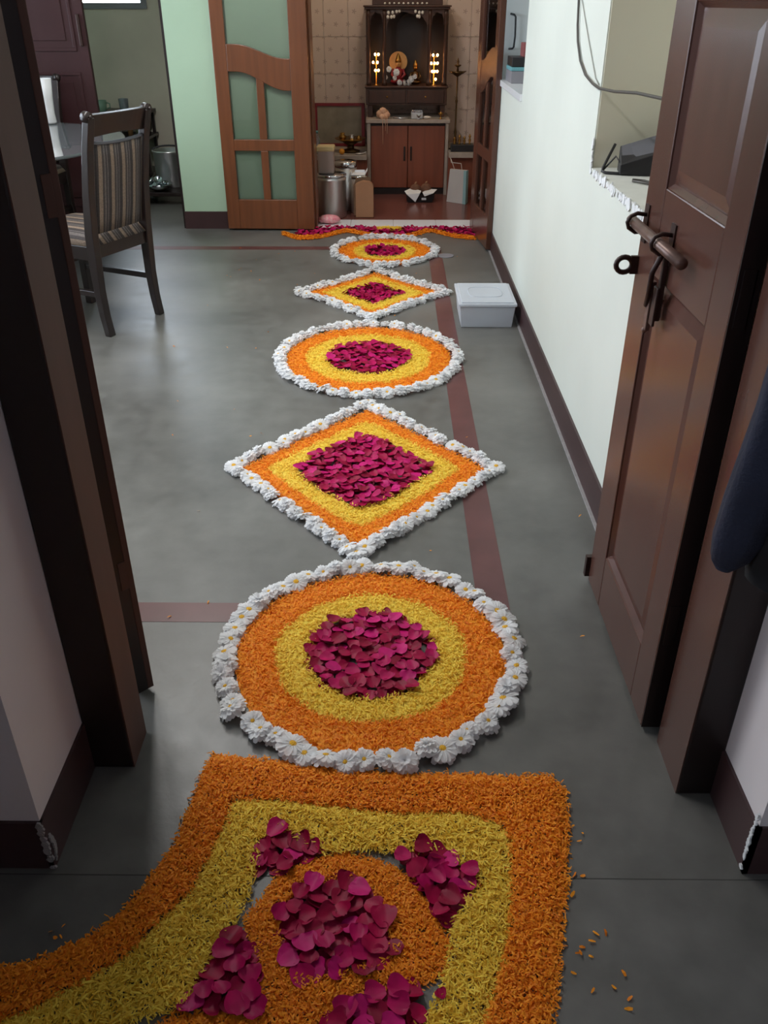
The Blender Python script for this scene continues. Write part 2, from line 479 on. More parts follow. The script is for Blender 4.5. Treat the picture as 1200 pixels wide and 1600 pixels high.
# entry room shell
b = MB(); b.box(-2.0, -1.85, -2.1, -0.75, 0, CE); b.box(-2.0, -1.85, -0.05, FW0, 0, CE)
b.box(-2.0, -1.85, -0.75, -0.05, 0, 1.05); b.box(-2.0, -1.85, -0.75, -0.05, 2.1, CE)
struct(b.build('wall_entry_left', M['wall_entry']))
b = MB(); b.box(1.25, 1.4, -2.1, FW1, 0, CE); struct(b.build('wall_entry_right', M['wall_entry']))
b = MB(); b.box(-2.0, 1.4, -2.1, -1.95, 0, CE); struct(b.build('wall_entry_back', M['wall_entry']))
w = struct(MB().box(-1.97, -1.90, -0.75, -0.72, 1.08, 2.07).box(-1.97, -1.90, -0.08, -0.05, 1.08, 2.07).box(-1.97, -1.90, -0.75, -0.05, 1.05, 1.08).box(-1.97, -1.90, -0.75, -0.05, 2.07, 2.1).build('window_1', M['dark_frame']))
MB().box(-1.94, -1.934, -0.72, -0.08, 1.08, 2.07).build('pane', M['glass_window'], w)

# skirtings of the dividing wall, worn at the corners
for nm, bx in (('baseboard_front_left', (-3.0, -0.629, FW0 - 0.006, FW0 + 0.004, 0, 0.127)), ('baseboard_front_right', (0.661, 1.25, FW0 - 0.006, FW0 + 0.004, 0, 0.127)),
               ('baseboard_reveal_left', (-0.638, -0.628, FW0 - 0.006, 1.262, 0, 0.127)), ('baseboard_reveal_right', (0.661, 0.671, FW0 - 0.006, 1.20, 0, 0.127))):
    struct(MB().box(*bx).build(nm, M['skirting']))


def chips(name, pts, size, m, rng, axis, parent=None, n=26):
    """flakes of bare plaster along a broken edge: thin irregular plates"""
    b = MB()
    for _ in range(n):
        t = rng.random() * (len(pts) - 1); i = int(t); f = t - i
        p = Vector(pts[i]).lerp(Vector(pts[i + 1]), f)
        k = rng.randint(5, 7); r = size * rng.uniform(0.5, 1.25)
        ol = [(r * rng.uniform(0.6, 1.1) * math.cos(2 * math.pi * j / k), r * rng.uniform(0.6, 1.3) * math.sin(2 * math.pi * j / k)) for j in range(k)]
        jt = rng.uniform(-0.0016, 0.0016)
        if axis == 'x': b.prism([(p.y + u, p.z + v) for u, v in ol], 'x', p.x - 0.002 + jt, p.x + 0.002 + jt)
        elif axis == 'y': b.prism([(p.x + u, p.z + v) for u, v in ol], 'y', p.y - 0.002 + jt, p.y + 0.002 + jt)
        else: b.prism([(p.x + u, p.y + v) for u, v in ol], 'z', p.z - 0.002, p.z + 0.002)
    o = b.build(name, m, parent); o['kind'] = 'structure'
    return o


rg = random.Random(3)
chips('trim_5', [(-0.632, FW0 - 0.0065, 0.0), (-0.632, FW0 - 0.0065, 0.06), (-0.634, FW0 - 0.0065, 0.13)], 0.007, M['grey_chip'], rg, 'y', n=30)
chips('trim_6', [(-0.628, FW0 + 0.006, 0.01), (-0.628, FW0 + 0.012, 0.05), (-0.628, FW0 + 0.004, 0.085)], 0.006, M['grey_chip'], rg, 'x', n=26)
chips('trim_7', [(0.661, FW0 + 0.002, 0.0), (0.661, FW0 + 0.004, 0.1), (0.661, FW0 + 0.002, 0.16)], 0.006, M['plaster_chip'], rg, 'x', n=30)

# the right wall of the hall with its two deep niches
RX = 0.65
N1 = (1.52, 2.955, 0.93); N2 = (4.72, 5.97, 1.0)
b = MB()
b.box(RX, 1.15, FW1, N1[0], 0, CE); b.box(RX, 1.15, N1[0], N1[1], 0, N1[2]); b.box(RX, 1.15, N1[0], N1[1], 2.1, CE)
b.box(RX, 1.15, N1[1], N2[0], 0, CE); b.box(RX, 1.15, N2[0], N2[1], 0, N2[2]); b.box(RX, 1.15, N2[0], N2[1], 2.1, CE)
b.box(RX, 1.15, N2[1], 6.26, 0, CE); b.box(1.15, 1.25, FW1, 6.26, 0, CE)
struct(b.build('wall_right', M['wall_white'], org=(RX, FW1, 0)))
b = MB()
b.box(RX + 0.004, 1.15, N1[1] - 0.004, N1[1], N1[2], 2.1); b.box(1.146, 1.15, N1[0], N1[1] - 0.004, N1[2], 2.1)
b.box(RX + 0.004, 1.146, N1[0], N1[0] + 0.004, N1[2], 2.1); b.box(RX + 0.004, 1.146, N1[0], N1[1], 2.096, 2.1)
struct(b.build('wall_niche', M['niche']))
struct(MB().box(RX - 0.001, 1.146, N1[0] + 0.004, N1[1] - 0.004, N1[2] - 0.001, N1[2] + 0.006).build('trim_8', M['sill']))
chips('trim_9', [(RX - 0.002, 1.9, N1[2] - 0.004), (RX - 0.002, 2.95, N1[2] - 0.004)], 0.014, M['plaster_chip'], rg, 'x', n=110)
chips('trim_10', [(RX - 0.002, 2.952, 0.93), (RX - 0.002, 2.956, 1.0), (RX - 0.002, 2.954, 1.03)], 0.011, M['plaster_chip'], rg, 'x', n=14)
struct(MB().box(RX - 0.012, 1.15, N2[0] - 0.01, N2[1], N2[2] - 0.03, N2[2] + 0.001).build('trim_11', M['white_tile']))
struct(MB().box(RX - 0.008, RX + 0.002, FW1, 6.25, 0, 0.118).build('baseboard_right', M['skirting']))
struct(MB().box(RX - 0.018, RX - 0.007, FW1, 6.25, 0, 0.006).build('trim_12', M['grey_chip']))

# far wall: green stretch, puja doorway, kitchen doorway
FY = 6.26
b = MB()
b.box(-1.475, -0.60, FY, 6.45, 0, CE)
b.box(-0.60, 0.66, FY, 6.45, 2.14, CE)
b.box(0.645, 1.25, FY, 6.45, 0, CE)
b.box(-2.66, -1.475, FY, 6.45, 2.14, CE)
b.box(-3.75, -2.66, FY, 6.45, 0, CE)
struct(b.build('wall_back', M['wall_green'], org=(-1, FY, 0)))
struct(MB().box(-1.479, -0.60, FY - 0.009, FY + 0.001, 0, 0.118).build('baseboard_back', M['skirting']))
struct(MB().box(-1.492, -1.474, FY + 0.004, 6.452, 0, 2.14).build('trim_13', M['dark_frame']))
# left wall of the hall, two daylight windows
b = MB()
wz0, wz1 = 0.82, 2.42
for y0, y1 in ((FW1, 2.05), (3.45, 4.25), (5.65, 8.35)): b.box(-3.75, -3.6, y0, y1, 0, CE)
for y0, y1 in ((2.05, 3.45), (4.25, 5.65)):
    b.box(-3.75, -3.6, y0, y1, 0, wz0); b.box(-3.75, -3.6, y0, y1, wz1, CE)
struct(b.build('wall_left', M['wall_white'], org=(-3.6, FW1, 0)))
for i, (y0, y1) in enumerate(((2.05, 3.45), (4.25, 5.65))):
    b = MB()
    for q in (y0, (y0 + y1) / 2 - 0.025, y1 - 0.05): b.box(-3.70, -3.64, q, q + 0.05, wz0 + 0.05, wz1 - 0.05)
    b.box(-3.70, -3.64, y0, y1, wz0, wz0 + 0.05); b.box(-3.70, -3.64, y0, y1, wz1 - 0.05, wz1)
    w = struct(b.build('window_%d' % (i + 2), M['dark_frame']))
    MB().box(-3.672, -3.668, y0 + 0.05, (y0 + y1) / 2 - 0.025, wz0 + 0.05, wz1 - 0.05).build('pane', M['glass_window'], w)
    MB().box(-3.672, -3.668, (y0 + y1) / 2 + 0.025, y1 - 0.05, wz0 + 0.05, wz1 - 0.05).build('pane', M['glass_window'], w)
# kitchen beyond the far left doorway
b = MB()
kx0, kx1, kz0, kz1 = -3.15, -2.05, 1.345, 2.25
b.box(-3.75, kx0, 8.2, 8.35, 0, CE); b.box(kx1, -0.8, 8.2, 8.35, 0, CE); b.box(kx0, kx1, 8.2, 8.35, 0, kz0); b.box(kx0, kx1, 8.2, 8.35, kz1, CE)
struct(b.build('wall_kitchen_back', M['wall_tan']))
struct(MB().box(-0.98, -0.80, 6.45, 8.2, 0, CE).build('wall_kitchen_right', M['wall_tan']))
b = MB()
b.box(kx0, kx0 + 0.05, 8.19, 8.30, kz0 + 0.045, kz1 - 0.05); b.box(kx1 - 0.05, kx1, 8.19, 8.30, kz0 + 0.045, kz1 - 0.05); b.box(kx0, kx1, 8.19, 8.30, kz0, kz0 + 0.045); b.box(kx0, kx1, 8.19, 8.30, kz1 - 0.05, kz1)
w = struct(b.build('window_4', M['grey_box']))
MB().box(kx0 + 0.05, kx1 - 0.05, 8.25, 8.255, kz0 + 0.045, kz1 - 0.05).build('pane', M['glass_window'], w)
# puja room shell, the back wall laid with separate printed tiles
struct(MB().box(-0.8, -0.76, 6.45, 7.95, 0, CE).build('wall_puja_left', M['wall_tan']))
struct(MB().box(0.72, 0.78, 6.45, 7.95, 0, CE).build('wall_puja_right', M['wall_tan']))
wp = struct(MB().box(-0.8, 0.78, 7.955, 8.05, 0, CE).build('wall_puja_back', M['wall_entry']))
proto = None
for r in range(10):
    for c in range(8):
        x = -0.765 + c * 0.2; z = 0.07 + r * 0.27
        if x + 0.2 > 0.9: continue
        if proto is None:
            q = MB(); q.box(0.001, 0.199, -0.008, 0.0, 0.001, 0.269)
            proto = q.build('tile', M['wall_tile'], org=(0, 0, 0), bevel=0.0015, seg=1); o = proto
        else:
            o = proto.copy(); COL.objects.link(o)
        o.parent = wp; o.location = Vector((x, 7.955, z)) - wloc(wp)

# ------------------------------------------------------------------ doorway: frame and two leaves
FX0, FX1 = -0.545, 0.592
b = MB()
b.box(-0.6335, FX0, 1.26, FW1 + 0.017, 0, 2.16); fr = struct(b.build('door_1', M['dark_frame'], bevel=0.004))
fr['label'] = 'dark brown wooden frame of the doorway'
MB().box(FX1, 0.668, 1.20, FW1, 0, 2.16).build('jamb', M['dark_frame'], fr, bevel=0.004)
MB().box(FX0, FX1, 1.17, FW1, 2.09, 2.16).build('head', M['dark_frame'], fr, bevel=0.004)
# the light each jamb's inner face catches is put into a lighter brown
MB().box(FX0 - 0.002, FX0 + 0.0015, 1.262, FW1 + 0.0175, 0, 2.09).build('jamb_lit_face', M['jamb_paint'], fr)
MB().box(FX1 - 0.0015, FX1 + 0.002, 1.203, FW1 + 0.001, 0, 2.09).build('jamb_lit_face', M['brown_paint'], fr)


def panel_leaf(name, label, side):
    """leaf built along +y from the hinge edge at the origin, face towards -x, 42 mm thick"""
    t = thing(name, (0, 0, 0), label, 'door')
    Wd, T = 0.565, 0.042
    st = 0.10; panels = [(0.17, 0.90), (1.075, 1.40), (1.56, 1.96)]
    y0, y1 = 0.095, Wd - 0.125
    for ya, yb in ((0.0, y0), (y1, Wd)): MB().box(0, T, ya, yb, 0.012, 2.07).build('stile', M['brown_paint'], t, bevel=0.003)
    zs = [0.012] + [q for p in panels for q in p] + [2.07]
    for za, zb in zip(zs[0::2], zs[1::2]): MB().box(0.0005, T - 0.0005, y0, y1, za, zb).build('rail', M['brown_paint'], t, bevel=0.003)
    for za, zb in panels:
        b = MB()                                                     # sunk panel with a broad bevelled border
        e = 0.010; m_ = 0.040; dp = 0.014; ft = 0.007
        for s_, X in ((1, 0.0), (-1, T)):
            o4 = [(y0, za), (y1, za), (y1, zb), (y0, zb)]
            i1 = [(y0 + e, za + e), (y1 - e, za + e), (y1 - e, zb - e), (y0 + e, zb - e)]
            i2 = [(y0 + m_, za + m_), (y1 - m_, za + m_), (y1 - m_, zb - m_), (y0 + m_, zb - m_)]
            vs = [(X + s_ * 0.004, y, z) for y, z in o4] + [(X + s_ * dp, y, z) for y, z in i1] + [(X + s_ * ft, y, z) for y, z in i2]
            fs = []
            for k in range(4):
                k2 = (k + 1) % 4
                fs += [(k, k2, 4 + k2, 4 + k), (4 + k, 4 + k2, 8 + k2, 8 + k)]
            fs.append((8, 9, 10, 11))
            if s_ > 0: fs = [f[::-1] for f in fs]
            b.add(vs, fs)
        b.build('panel', M['brown_paint'], t)
    MB().box(0.001, T - 0.001, -0.0015, 0.001, 0.012, 2.07).build('edge_shade', M['dark_frame'], t)  # dark strip paints in the shade on the leaf's edge
    if side > 0:                                                     # bead paints in the highlight on the corner that shows; hinge flaps beside it
        MB().box(T - 0.0135, T + 0.0015, -0.003, 0.004, 0.012, 2.07).build('edge_highlight', M['jamb_paint'], t, bevel=0.002)
        for z in (0.34, 1.12, 1.80): MB().box(T - 0.030, T - 0.012, -0.0035, 0.0, z - 0.035, z + 0.035).build('hinge', M['jamb_paint'], t, bevel=0.001)
    else:
        for z in (0.30, 0.98, 1.75): MB().box(0.008, 0.030, -0.0035, 0.0, z - 0.05, z + 0.05).build('hinge', M['dark_frame'], t, bevel=0.001)
    return t


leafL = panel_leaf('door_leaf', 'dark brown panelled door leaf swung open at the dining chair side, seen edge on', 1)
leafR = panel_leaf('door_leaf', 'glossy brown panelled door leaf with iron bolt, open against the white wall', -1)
# leafL shows its other edge: turn it so the thickness lies to the left of the hinge line
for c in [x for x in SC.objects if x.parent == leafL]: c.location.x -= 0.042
# bolts, staples and hasp of the open leaf (children, in leaf space)
b = MB(); b.tube([(-0.024, 0.20, 0.985), (-0.024, 0.57, 0.985)], 0.0115, 12); b.build('bolt', M['rod'], leafR)
for y in (0.345, 0.535):
    b = MB(); b.tube([(0.0, y, 0.968), (-0.022, y, 0.966), (-0.038, y, 0.976), (-0.042, y, 0.987), (-0.036, y, 1.0), (-0.022, y, 1.006), (0.0, y, 1.003)], 0.0045, 8)
    b.box(-0.003, 0.001, y - 0.014, y + 0.014, 0.945, 1.025)
    b.build('staple', M['iron'], leafR)
b = MB(); b.box(-0.012, -0.001, 0.338, 0.352, 0.83, 0.965); b.box(-0.018, -0.012, 0.332, 0.358, 0.82, 0.90)
b.tube([(-0.016, 0.345, 0.965), (-0.03, 0.345, 0.93), (-0.026, 0.36, 0.88), (-0.02, 0.385, 0.85)], 0.006, 8)
b.build('hasp', M['iron'], leafR, bevel=0.002)
b = MB(); b.box(-0.020, -0.010, 0.365, 0.385, 0.80, 0.905); b.box(-0.010, 0.0, 0.372, 0.392, 0.82, 0.88); b.ball((-0.018, 0.375, 0.80), 0.007, 0.007, 0.007, 8, 6)
b.build('latch_plate', M['rod'], leafR, bevel=0.002)
b = MB(); cy, cz = 0.585, 0.89
b.tube([(-0.030 + 0.018 * math.cos(a), cy - 0.03, cz + 0.017 * math.sin(a)) for a in [2 * math.pi * k / 16 for k in range(16)]], 0.006, 8, closed=True)
b.box(-0.016, 0.0, cy - 0.035, cy - 0.025, cz - 0.02, cz + 0.02)
b.build('padlock_eye', M['iron'], leafR)
MB().box(-0.012, 0.02, 0.565, 0.582, 0.02, 0.085).build('floor_bolt', M['iron'], leafR, bevel=0.002)
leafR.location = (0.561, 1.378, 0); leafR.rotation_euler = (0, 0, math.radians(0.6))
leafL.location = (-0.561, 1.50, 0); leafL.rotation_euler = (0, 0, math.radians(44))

# ------------------------------------------------------------------ puja doorway: frame, two glazed teak leaves
pf = struct(MB().box(-0.60, -0.535, FY - 0.012, 6.45, 0, 2.14).build('door_2', M['teak'], bevel=0.004))
MB().box(0.585, 0.645, FY - 0.012, 6.45, 0, 2.14).build('jamb', M['teak'], pf, bevel=0.004)
MB().box(-0.535, 0.585, FY - 0.012, 6.45, 2.07, 2.14).build('head', M['teak'], pf, bevel=0.004)


def scurve(x0, x1, z0, z1, n=14):
    """the double curve of the middle rail: round shoulder high at x0, dipping to x1"""
    out = []
    for i in range(n + 1):
        t = i / n
        s = 0.5 + 0.5 * math.cos(math.pi * max(0.0, min(1.0, (t - 0.12) / 0.82)))
        out.append((x0 + (x1 - x0) * t, z1 + (z0 - z1) * s))
    return out


def glazed_leaf(name, label):
    """built along -x from the hinge at the origin; 0.61 wide; front face at y=0, back at y=+0.036"""
    t = thing(name, (0, 0, 0), label, 'door')
    T = 0.036; xl, xr = -0.615, 0.0
    a, c = xl + 0.088, xr - 0.118
    MB().box(xl, a, 0, T, 0.012, 2.06).build('stile', M['teak'], t, bevel=0.003)
    MB().box(c, xr, 0, T, 0.012, 2.06).build('stile', M['teak'], t, bevel=0.003)
    MB().box(a, c, 0.001, T - 0.001, 0.012, 0.21).build('bottom_rail', M['teak'], t, bevel=0.003)
    MB().box(a, c, 0.002, T - 0.002, 0.527, 0.598).build('cross_rail', M['teak'], t, bevel=0.003)
    mx0, mx1 = (a + c) / 2 - 0.025, (a + c) / 2 + 0.025
    MB().box(mx0, mx1, 0.003, T - 0.003, 0.21, 0.527).build('mullion', M['teak'], t, bevel=0.003)
    MB().box(mx0, mx1, 0.003, T - 0.003, 0.598, 0.975).build('mullion', M['teak'], t, bevel=0.003)
    top = scurve(a, c, 1.165, 1.082); bot = scurve(a, c, 1.007, 0.895)
    MB().prism(bot + top[::-1], 'y', 0.001, T - 0.001).build('curved_rail', M['teak'], t, bevel=0.003)
    MB().box(a, c, 0.001, T - 0.001, 1.94, 2.06).build('top_rail', M['teak'], t, bevel=0.003)
    for x0, x1, z0, z1 in ((a, mx0, 0.21, 0.527), (mx1, c, 0.21, 0.527), (a, mx0, 0.598, 1.0), (mx1, c, 0.598, 0.96), (a, c, 1.09, 1.94)):
        MB().box(x0, x1, 0.016, 0.020, z0, z1).build('pane', M['glass'], t)
    return t


gl = glazed_leaf('glazed_door', 'teak door leaf with wavy rail and clear panes folded against green wall')
gl.location = (-0.548, 6.185, 0); gl.rotation_euler = (0, 0, math.radians(-1.5))
gr = copy_tree(gl)
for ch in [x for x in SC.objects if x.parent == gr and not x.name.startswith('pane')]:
    ch.data = ch.data.copy(); ch.data.materials[0] = M['shaded_teak']
tag(gr, 'teak glazed door leaf seen at a slant beside the white wall niche', 'door')
gr.location = (0.589, 6.235, 0); gr.rotation_euler = (0, 0, math.radians(95.5))

# kitchen doorway: a closed maroon leaf
kd = struct(MB().box(-2.66, -1.985, 6.27, 6.31, 0.01, 2.12).build('door_3', M['maroon_door'], bevel=0.003))
for x0, x1, z0, z1 in ((-2.60, -2.06, 1.12, 1.9), (-2.60, -2.06, 0.15, 1.0)):
    q = MB()
    e = 0.02
    q.box(x0, x1, 6.262, 6.271, z1 - e, z1); q.box(x0, x1, 6.262, 6.271, z0, z0 + e); q.box(x0, x0 + e, 6.262, 6.271, z0 + e, z1 - e); q.box(x1 - e, x1, 6.262, 6.271, z0 + e, z1 - e)
    q.box(x0 + 0.06, x1 - 0.06, 6.264, 6.271, z0 + 0.06, z1 - 0.06)
    q.build('panel', M['maroon_door'], kd, bevel=0.002)
MB().box(-2.03, -2.01, 6.25, 6.272, 1.15, 1.33).build('handle', M['iron'], kd, bevel=0.004)

# ------------------------------------------------------------------ flower rangoli on the floor
def in_poly(px, py, poly):
    poly = np.asarray(poly); x1 = poly[:, 0]; y1 = poly[:, 1]; x2 = np.roll(x1, -1); y2 = np.roll(y1, -1)
    ins = np.zeros(len(px), bool)
    for a, bb, c, d in zip(x1, y1, x2, y2):
        cond = (bb > py) != (d > py)
        with np.errstate(divide='ignore', invalid='ignore'):
            xi = (c - a) * (py - bb) / (d - bb) + a
        ins ^= cond & (px < xi)
    return ins


def sample(outer, holes, n_per_m2, jit=0.0):
    outer = np.asarray(outer); lo = outer.min(0); hi = outer.max(0)
    n = int((hi[0] - lo[0]) * (hi[1] - lo[1]) * n_per_m2)
    p = NP.uniform(lo, hi, (n, 2))
    ok = in_poly(p[:, 0], p[:, 1], outer)
    for h in holes: ok &= ~in_poly(p[:, 0], p[:, 1], h)
    p = p[ok]
    return p + NP.normal(0, jit, p.shape) if jit else p


def strands(p, ln, wd, zlo, zhi, ztop=None):
    """bent shreds of petal: two quads each, lying every way on the heap"""
    n = len(p)
    yaw = NP.uniform(0, 2 * math.pi, n); pit = NP.normal(0.04, 0.30, n); L = ln * NP.uniform(0.6, 1.25, n); Wd = wd * NP.uniform(0.6, 1.3, n)
    z = NP.uniform(zlo, zhi, n) if ztop is None else ztop * NP.uniform(0.45, 1.05, n) + zlo
    bend = NP.uniform(-0.5, 0.9, n) * 0.35; roll = NP.normal(0, 0.42, n)
    d = np.stack([np.cos(yaw) * np.cos(pit), np.sin(yaw) * np.cos(pit), np.sin(pit)], 1)
    sd = np.stack([-np.sin(yaw) * np.cos(roll), np.cos(yaw) * np.cos(roll), np.sin(roll)], 1)
    up = np.cross(d, sd)
    c = np.column_stack([p, z])
    V = np.empty((n, 6, 3))
    for k, (t, w_, bz) in enumerate(((-0.5, 0.45, 0.0), (0.0, 1.0, 1.0), (0.5, 0.7, 0.0))):
        m = c + d * (t * L)[:, None] + up * (bz * bend * L * 0.5)[:, None]
        V[:, 2 * k] = m - sd * (w_ * Wd / 2)[:, None]; V[:, 2 * k + 1] = m + sd * (w_ * Wd / 2)[:, None]
    V[:, :, 2] = np.maximum(V[:, :, 2], 0.0012)
    V = V.reshape(-1, 3)
    i = np.arange(n)[:, None] * 6
    F = np.concatenate([i + np.array([0, 1, 3, 2]), i + np.array([2, 3, 5, 4])], 1).reshape(-1, 4)
    return V, F


def quad_mesh(name, V, F, m, parent, smooth=False):
    o0 = wloc(parent)
    me = bpy.data.meshes.new(name)
    V = V - np.array(o0)
    me.vertices.add(len(V)); me.vertices.foreach_set('co', V.astype(np.float32).ravel())
    me.loops.add(F.size); me.loops.foreach_set('vertex_index', F.astype(np.int32).ravel())
    me.polygons.add(len(F)); me.polygons.foreach_set('loop_start', np.arange(0, F.size, 4, dtype=np.int32))
    me.polygons.foreach_set('use_smooth', np.full(len(F), smooth))
    me.materials.append(m); me.update(calc_edges=True); me.validate()
    o = bpy.data.objects.new(name, me); COL.objects.link(o); o.parent = parent
    o['kind'] = 'stuff'
    return o


def ring_bed(outer, inner, hgt, nr=5):
    """low heap under a band between two outlines with the same number of points"""
    o = np.asarray(outer); i_ = np.asarray(inner); n = len(o)
    V = []
    for r in range(nr + 1):
        t = r / nr
        xy = i_ + (o - i_) * t
        h = hgt * (1 - abs(2 * t - 1) ** 4) * NP.uniform(0.75, 1.15, n) + 0.001
        V.append(np.column_stack([xy, h]))
    V = np.concatenate(V)
    F = np.array([[r * n + k, r * n + (k + 1) % n, (r + 1) * n + (k + 1) % n, (r + 1) * n + k] for r in range(nr) for k in range(n)])
    return V, F


def join(*vf):
    Vs = []; Fs = []; o = 0
    for V, F in vf: Vs.append(V); Fs.append(F + o); o += len(V)
    return np.concatenate(Vs), np.concatenate(Fs)


# ---- rose petals: cupped, notched, a little curled
def petal_mesh(i):
    rr = random.Random(100 + i)
    n = 6; L = 0.029 * rr.uniform(0.9, 1.12); Wd = 0.031 * rr.uniform(0.9, 1.1); cup = rr.uniform(0.10, 0.30); curl = rr.uniform(-0.2, 0.35)
    vs = []; fs = []
    for r in range(n + 1):
        t = r / n
        wd = Wd * ((0.30 + 0.70 * math.sin(min(1.0, t / 0.60) * math.pi / 2)) if t < 0.60 else math.sqrt(max(0.0, 1 - ((t - 0.60) / 0.42) ** 2)))
        for c in range(n + 1):
            u = c / n * 2 - 1
            y = (t - 0.5) * L - (0.003 * u * u if t > 0.9 else 0) + (0.0018 * (1 - abs(u)) * -1 if t == 1 else 0)
            x = u * wd / 2
            z = cup * (x * x) / Wd * 2.2 + curl * 0.5 * L * (t - 0.4) ** 2 + 0.0010 * math.sin(7 * u + i) * t
            vs.append((x, y, z))
    for r in range(n):
        for c in range(n):
            a = r * (n + 1) + c
            fs.append((a, a + 1, a + n + 2, a + n + 1))
    me = bpy.data.meshes.new('rose_petal'); me.from_pydata(vs, [], fs)
    me.polygons.foreach_set('use_smooth', [True] * len(fs)); me.materials.append(ROSES[i % len(ROSES)])
    me.update()
    return me


PETALS = [petal_mesh(i) for i in range(12)]
PW = [0, 1, 1, 0, 1, 2, 0, 1, 1, 4, 5, 3, 7, 8, 9, 6, 10, 11]


def blue_points(poly, d, tries=40):
    """points in poly no nearer than d to each other, in random order"""
    c = sample(poly, [], tries / d / d * 0.25)
    cell = {}; out = []
    for x, y in c:
        k = (int(x / d), int(y / d)); ok = True
        for i in (-1, 0, 1):
            for j in (-1, 0, 1):
                for q in cell.get((k[0] + i, k[1] + j), ()):
                    if (q[0] - x) ** 2 + (q[1] - y) ** 2 < d * d: ok = False
        if ok:
            cell.setdefault(k, []).append((x, y)); out.append((x, y))
    return out


def rose_heap(root, poly, d, s=1.2, hgt=0.010, single=True, under=2500):
    rng = random.Random(int(poly[0][0] * 1e4) + 5)
    cx = sum(p[0] for p in poly) / len(poly); cy = sum(p[1] for p in poly) / len(poly)
    # flat petals lying under the loose ones
    if single:
        pu = blue_points(poly, d * 0.95)
    else:
        pu = blue_points(poly, d * 0.62)
    V = []; F = []
    bv = [np.array([v.co[:] for v in me.vertices]) for me in PETALS[:4]]
    bf = [np.array([p.vertices[:] for p in me.polygons]) for me in PETALS[:4]]
    off = 0
    for k, (x, y) in enumerate(pu):
        t_ = 0.10 if single else 0.34
        E_ = Euler((rng.gauss(0, t_), rng.gauss(0, t_), rng.uniform(0, 6.28))).to_matrix()
        v = bv[k % 4] * s @ np.array(E_).T + np.array([x, y, (0.004 if single else rng.uniform(0.005, 0.005 + hgt))])
        v[:, 2] = np.maximum(v[:, 2], 0.001)
        V.append(v); F.append(bf[k % 4] + off); off += len(v)
    for j in range(1 if single else 2):
        m = ROSES[[0, 1][j]]
        sel = [i for i in range(len(V)) if i % 2 == j or single]
        vv = np.concatenate([V[i] for i in sel]); ff = []; o = 0
        for i in sel:
            ff.append(F[i] - F[i].min() + o); o += len(V[i])
        quad_mesh('rose_petal_bed' if single else 'rose_petals', vv, np.concatenate(ff), m, root, True)
    if not single: return
    pts = blue_points(poly, d)
    r0 = wloc(root)
    for k, (x, y) in enumerate(pts):
        o = bpy.data.objects.new('rose_petal', PETALS[PW[rng.randrange(len(PW))]]); COL.objects.link(o); o.parent = root
        o.location = (x - r0.x, y - r0.y, rng.uniform(0.009, 0.009 + hgt))
        o.rotation_euler = (rng.gauss(0.06, 0.15), rng.gauss(0, 0.14), rng.uniform(0, 6.28))
        q = s * rng.uniform(0.85, 1.15); o.scale = (q, q * rng.uniform(0.9, 1.1), q)


# ---- chrysanthemums
def daisy(kind, seed):
    """kind 0 wide open with a yellow eye, 1 half open with a small eye, 2 a full pompon; returns petal mesh and eye mesh"""
    rr = random.Random(seed)
    layers = {0: [(15, 0.0310, 0.0130, -0.36, 0.014, 0.007), (14, 0.0295, 0.0125, -0.06, 0.017, 0.006)],
              1: [(14, 0.0295, 0.0125, -0.46, 0.015, 0.006), (14, 0.0280, 0.0120, -0.08, 0.018, 0.005), (11, 0.0215, 0.0100, 0.34, 0.019, 0.004)],
              2: [(14, 0.0285, 0.0125, -0.60, 0.016, 0.005), (14, 0.0275, 0.0120, -0.20, 0.019, 0.004), (12, 0.0225, 0.0105, 0.30, 0.021, 0.003), (9, 0.0160, 0.0090, 0.80, 0.022, 0.001)]}[kind]
    vs = []; fs = []
    for n, L, Wd, pit, z0, r0 in layers:
        ph = rr.random() * 6.28
        for k in range(n):
            a = ph + 2 * math.pi * (k + rr.uniform(-0.22, 0.22)) / n
            l = L * rr.uniform(0.86, 1.08); p0 = pit + rr.uniform(-0.14, 0.14)
            o = len(vs); ca, sa = math.cos(a), math.sin(a)
            for j, (t, wf) in enumerate(((0, 0.45), (0.4, 0.95), (0.8, 1.0), (1.0, 0.72))):
                r = r0 + (l - r0) * t * math.cos(p0)
                z = z0 + (l - r0) * (t * math.sin(p0) + (0.22 * t - 0.34 * t * t))
                for u in (-1, 0, 1):
                    w_ = u * Wd / 2 * wf; zz = max(0.001, z + (0.0022 * abs(u)))
                    vs.append((r * ca - w_ * sa, r * sa + w_ * ca, zz))
            for j in range(3):
                for c in range(2):
                    q = o + j * 3 + c
                    fs.append((q, q + 1, q + 4, q + 3))
    # green-white base under the petals so the flower sits on the floor
    b = MB(); b.lathe([(0.004, 0.0), (0.010, 0.002), (0.013, 0.010), (0.007, 0.0165)], n=8)
    o = len(vs); vs += b.v; fs += [tuple(i + o for i in f) for f in b.f]
    me = bpy.data.meshes.new('chrysanthemum'); me.from_pydata(vs, [], fs); me.materials.append(M['white_petal'])
    me.polygons.foreach_set('use_smooth', [True] * len(fs)); me.update()
    ey = None
    if kind < 2:
        R = (0.0098, 0.0072)[kind]; zc = (0.0155, 0.0175)[kind]
        b = MB(); b.ball((0, 0, zc), R, R, 0.0042, 10, 6, 0.08, rr)
        ey = bpy.data.meshes.new('flower_eye'); ey.from_pydata(b.v, [], b.f); ey.materials.append(M['flower_eye'])
        ey.polygons.foreach_set('use_smooth', [True] * len(b.f)); ey.update()
    return me, ey


